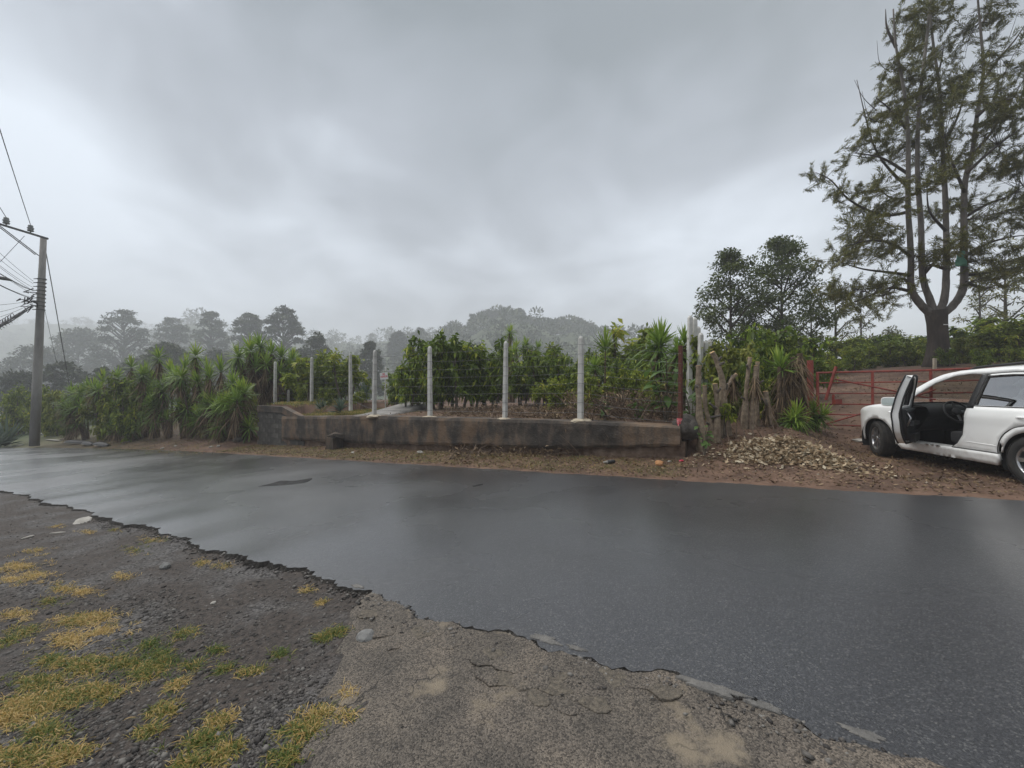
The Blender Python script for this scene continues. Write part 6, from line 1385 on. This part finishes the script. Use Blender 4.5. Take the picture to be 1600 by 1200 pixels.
# gravel: squashed angular stones
def stones(P, size, flat=.55):
    n = len(P); base = np.array([[1, 0, 0], [.3, .95, 0], [-.8, .6, 0], [-.8, -.6, 0], [.3, -.95, 0], [0.1, 0, 1], [0, .1, -.6]])
    Fc0 = np.array([[0, 1, 5], [1, 2, 5], [2, 3, 5], [3, 4, 5], [4, 0, 5], [1, 0, 6], [2, 1, 6], [3, 2, 6], [4, 3, 6], [0, 4, 6]])
    th = g.uniform(0, 6.28, n); B = base[None] * (1 + g.normal(size=(n, 7, 1)) * .22); B = B * (size[:, None, None] * np.array([1, .75, flat])[None, None])
    c, s_ = np.cos(th), np.sin(th); X_ = B[..., 0] * c[:, None] - B[..., 1] * s_[:, None]; Y_ = B[..., 0] * s_[:, None] + B[..., 1] * c[:, None]
    V = np.stack([X_, Y_, B[..., 2] + g.normal(size=(n, 7)) * size[:, None] * .12], -1) + P[:, None]
    Fc = (np.arange(n)[:, None, None] * 7 + Fc0[None]).reshape(-1, 3); return V.reshape(-1, 3), Fc, np.repeat(g.random(n), 7)
P = []; sz_ = []
ctr = [(g.uniform(0, 620), g.uniform(790, 1199)) for _ in range(46)] + [(250, 950), (235, 965), (215, 960), (240, 940), (390, 1150), (420, 1120), (450, 1100), (240, 1180), (330, 1120), (395, 1190), (120, 1120), (20, 1060), (330, 990), (470, 1060)] * 2
while len(P) < 13000:
    if g.random() < .55:
        c = ctr[g.integers(len(ctr))]; px, py = c[0] + g.normal() * 34, c[1] + g.normal() * 16
    else: px, py = g.uniform(-20, 600), 772 + 427 * g.random() ** .8
    if py > 1215 or py < 772: continue
    a = (px - 800) / F; b = (HOR - py) / F; y = EYE / -b
    for _ in range(4): s0, t0 = st(a * y, y); y = (EYE - float(plane(s0))) / -b
    s0, t0 = st(a * y, y)
    if t0 > float(edge_near(s0)) - .05: continue
    if t0 > 1.07 + (s0 - 1.75) * -1 and s0 < 2.86 and t0 > 1.1 + (s0 - 1.75) * 1.054 and g.random() > .08: continue
    P.append((a * y, y, float(plane(s0)))); sz_.append(g.gamma(1.5, .0042) + .003)
P = np.array(P); sz_ = np.minimum(np.array(sz_), .026); on_ground(P); P[:, 2] -= sz_ * .05
ML_stone = leafmat('gravel_stone', [(.025, .023, .022), (.055, .05, .047), (.10, .092, .085), (.19, .18, .165)], rough=.7, trans=0)
stuff('gravel', [stones(P, sz_)], ML_stone, 'dark angular gravel strewn over the near shoulder', 'gravel')
# pebbles and pale chips on the far verge and track
P = np.concatenate([scatter(900, -8, 18, 7.9, 9.4), scatter(700, -7, 0, 9, 13), scatter(1200, -13, -1.2, 13, 22)]); sz_ = np.minimum(g.gamma(2, .006, len(P)) + .005, .04); P[:, 2] += sz_ * .1
stuff('verge_pebbles', [stones(P, sz_)], leafmat('pebble', [(.07, .05, .04), (.16, .12, .09), (.30, .25, .20)], rough=.8, trans=0), 'small pebbles and chips on the brown far verge', 'pebbles')
# crumbled pieces along the apron edge
P = []; 
for k in range(2600):
    s0 = g.uniform(-1.5, 9) if k % 3 else g.uniform(-1.5, 3); t0 = float(edge_near(s0)) + float(rough_edge(s0)) - abs(g.normal()) * .10 + .02; x_, y_ = xy(s0, t0); P.append((x_, y_, float(plane(s0)) + (.03 if s0 < 2.8 else .008)))
P = np.array(P); sz_ = np.minimum(g.gamma(1.6, .004, len(P)) + .003, .03)
stuff('asphalt_crumbs', [stones(P, sz_)], ML_stone, 'crumbled asphalt bits along the broken near road edge', 'crumbs')

# ------------------------------------------------------------------ litter and debris
M_pale = mat('pale_stone', [(.22, .21, .185), (.33, .315, .285), (.43, .41, .38)], scale=9, rough=.85, bump=.4, bscale=40)
M_grst = mat('grey_stone', [(.10, .10, .10), (.18, .18, .175), (.26, .26, .25)], scale=9, rough=.85, bump=.5, bscale=40)
M_brick = mat('broken_brick', [(.30, .13, .05), (.42, .21, .09), (.50, .30, .15)], scale=9, rough=.9, bump=.5, bscale=30)
M_redp = mat('red_plastic', [(.55, .03, .07), (.68, .06, .12)], scale=4, rough=.35)
M_blue = mat('blue_plastic', [(.02, .10, .42), (.04, .16, .55)], scale=4, rough=.35)
M_blk = mat('black_scrap', [(.008, .008, .009), (.02, .02, .021)], scale=6, rough=.55)
def bit(name, label, cat, px, py, m, sq, seed, lift=.3, amp=.3, rz=None):
    p = G(px, py); o = link(name, rock_mesh(name, m, seed * 1.37, 2, amp, sq), None, (p.x, p.y, p.z + sq[2] * lift), (R.uniform(-.15, .15), R.uniform(-.15, .15), R.uniform(0, 6) if rz is None else rz)); return tag(o, label, cat)
bit('stone', 'grey flat stone at the right foot of the utility pole', 'stone', 68, 680, M_grst, (.30, .2, .12), 1)
bit('stone', 'flat pale stone on the road edge left of the black scraps', 'stone', 30, 697, M_pale, (.28, .16, .05), 2)
for i, (px, py, sz, lab) in enumerate([(331, 699, .13, 'white stone, left of the pair below the hedge right end'), (342, 698, .14, 'white stone, right of the pair below the hedge right end'), (255, 701, .14, 'flat white stone on the verge below the hedge middle'), (275, 697, .10, 'small white pebble pair spot below the hedge middle'), (552, 708, .12, 'white paper-like scrap in the grass left of the middle post'), (657, 708, .15, 'pale rounded stone in the verge grass below the middle post')]):
    bit('stone', lab, 'stone', px, py, M_pale, (sz * .7, sz * .5, sz * .35), 3 + i)
for i, (px, py, sz, lab) in enumerate([(352, 684, .28, 'dark rubble block nearest the hedge left of the block wall'), (366, 682, .32, 'dark rubble block in the middle of the heap by the block wall'), (379, 684, .30, 'dark rubble block touching the block wall'), (372, 690, .2, 'small rubble lump in front of the heap by the block wall')]):
    bit('rubble_block', lab, 'rubble', px, py, M_rock, (sz, sz * .8, sz * .75), 11 + i, .5)
bit('stone', 'white chip lying on the rubble beside the block wall', 'stone', 388, 676, M_pale, (.12, .08, .1), 19, 2.2)
bit('brick_chunk', 'orange broken brick on the verge below the wall end', 'brick', 1030, 728, M_brick, (.085, .07, .075), 21, .5)
bit('wrapper', 'crumpled red wrapper on the verge right of the brick', 'wrapper', 1064, 722, M_redp, (.06, .045, .03), 22, .5, .6)
bit('stone', 'pale chip between the brick and the red wrapper', 'stone', 1046, 722, M_pale, (.06, .03, .02), 23)
bit('plastic_scrap', 'blue plastic scrap in the brush behind the wall', 'scrap', 936, 634, M_blue, (.11, .07, .07), 24, 1.0, .5)
bit('stone', 'flat pale stone on the near shoulder beside the road edge', 'stone', 130, 816, M_pale, (.17, .11, .03), 25, .3, .25)
bit('stone', 'thin white sliver on the near shoulder at the left', 'stone', 45, 840, M_pale, (.08, .03, .015), 26, .5, .2)
bit('stone', 'thin pale sliver right of the white one on the shoulder', 'stone', 92, 833, M_pale, (.09, .02, .012), 27, .5, .2)
bit('stone', 'tiny white chip in the middle of the gravel shoulder', 'stone', 335, 942, M_pale, (.025, .018, .012), 28, .5, .2)
bit('stone', 'dark round stone in the brown soil of the shoulder', 'stone', 260, 887, M_grst, (.05, .045, .04), 29, .5, .2)
bit('stone', 'large grey cobble at the tip of the driveway apron', 'stone', 572, 998, M_grst, (.07, .06, .035), 30, .4, .25)
bit('foam_scrap', 'pale flat scrap in front of the car front wheel', 'scrap', 1346, 690, M_pale, (.20, .10, .04), 31, .5)
bit('stone', 'pale leafy clod at the right end of the leaf heap', 'stone', 1292, 716, M_foot, (.16, .1, .05), 32, .4)
# black bottle with white label
p = G(950, 725); bo_ = thing('plastic_bottle', 'dark plastic bottle with white cap lying below the wall', 'bottle', (p.x, p.y, p.z + .04), .25)
b1 = MB(); b1.tube([(-.02, 0, 0), (.14, 0, .01), (.17, 0, .012)], [.042, .042, .02], 12); b1.obj('bottle_body', M_blk, bo_, smooth=True)
b1 = MB(); b1.tube([(-.11, 0, 0), (-.07, 0, 0), (-.02, 0, 0)], [.02, .022, .041], 12); b1.obj('bottle_neck', M_pale, bo_, smooth=True)
# curved black scrap shells by the pole
for i, (px, py, L_, lab) in enumerate([(121, 694, 1.5, 'curved black scrap shell with pale rim, leftmost by the hedge'), (139, 696, 1.1, 'middle curved black scrap shell beside the leftmost one'), (160, 698, 1.2, 'rightmost curved black scrap shell at the road edge')]):
    p = G(px, py); o = thing('scrap_shell', lab, 'scrap', (p.x, p.y, p.z + .01), math.atan2(DY, DX) + R.uniform(-.25, .25) + .3)
    f = lambda u, v: ((u - .5) * L_, .22 * (v - .5) * (1 - .6 * abs(2 * u - 1) ** 2) * 2, .04 + .17 * math.sin(math.pi * v) * (1 - .5 * abs(2 * u - 1) ** 2) + .05 * u)
    sh_ = MB(); sh_.grid(f, 14, 8); so = sh_.obj('shell', M_blk, o, smooth=True); so.modifiers.new('thick', 'SOLIDIFY').thickness = .012
    MB().tube([Vector(f(k / 14, 1.0)) for k in range(15)], .008, 6).obj('pale_rim', M_pale, o, smooth=True)
M_plank = mat('old_plank', [(.04, .03, .025), (.09, .07, .055), (.15, .12, .10)], scale=4, rough=.9, bump=.5, bscale=20, stretch=(1, 8, 8))
for (pa, pb2, w_, th_, m_, lab) in (((96, 689), (131, 676), .16, .05, M_plank, 'long dark plank lying up the bank behind the black scraps'), ((75, 688), (95, 690), .2, .04, M_pale, 'pale board end beside the long dark plank'), ((196, 694), (215, 686), .2, .05, M_plank, 'short weathered plank below the yucca hedge')):
    A_, B_ = G(*pa), G(*pb2); c = (A_ + B_) / 2; d = B_ - A_
    rt = d.to_track_quat('X', 'Z').to_matrix(); o = MB().box((0, 0, 0), (min(d.length, 3.2), w_, th_), jit=.008).obj('plank', m_, None, loc=(c.x, c.y, c.z + .05)); o.rotation_euler = rt.to_euler(); tag(o, lab, 'plank')
# loose dry sticks around the stumps
for i in range(9):
    px = [1105, 1128, 1150, 1168, 1190, 1210, 1140, 1222, 1178][i]; b_ = onG(px, 8.9 + .1 * (i % 3)); a = R.uniform(-.6, .6)
    MB_ = MB(); MB_.tube([b_, b_ + Vector((math.sin(a) * .3, .15, .35)), b_ + Vector((math.sin(a) * .6 + .1, .25, .6 + .2 * R.random()))], [.014, .012, .006], 5)
    tag(MB_.obj('dry_stick', M_brush), f'thin dry stick at the stump row, {ORD[sorted([1105, 1128, 1150, 1168, 1190, 1210, 1140, 1222, 1178]).index(px)]} from the left', 'stick', 'dry sticks at the stumps')

# ------------------------------------------------------------------ haze
hz = MB(); hz.box((0, 300, 52), (2600, 2500, 150))
m, n, l = ntree('haze_volume'); o = n.new('ShaderNodeOutputMaterial'); v = n.new('ShaderNodeVolumePrincipled'); v.inputs['Color'].default_value = (.93, .95, 1, 1); v.inputs['Density'].default_value = .0018; v.inputs['Anisotropy'].default_value = .0
l.new(v.outputs[0], o.inputs['Volume']); MATS['haze_volume'] = m
tag(hz.obj('haze', m), 'thin grey rain mist over the whole valley', 'haze', kind='stuff')
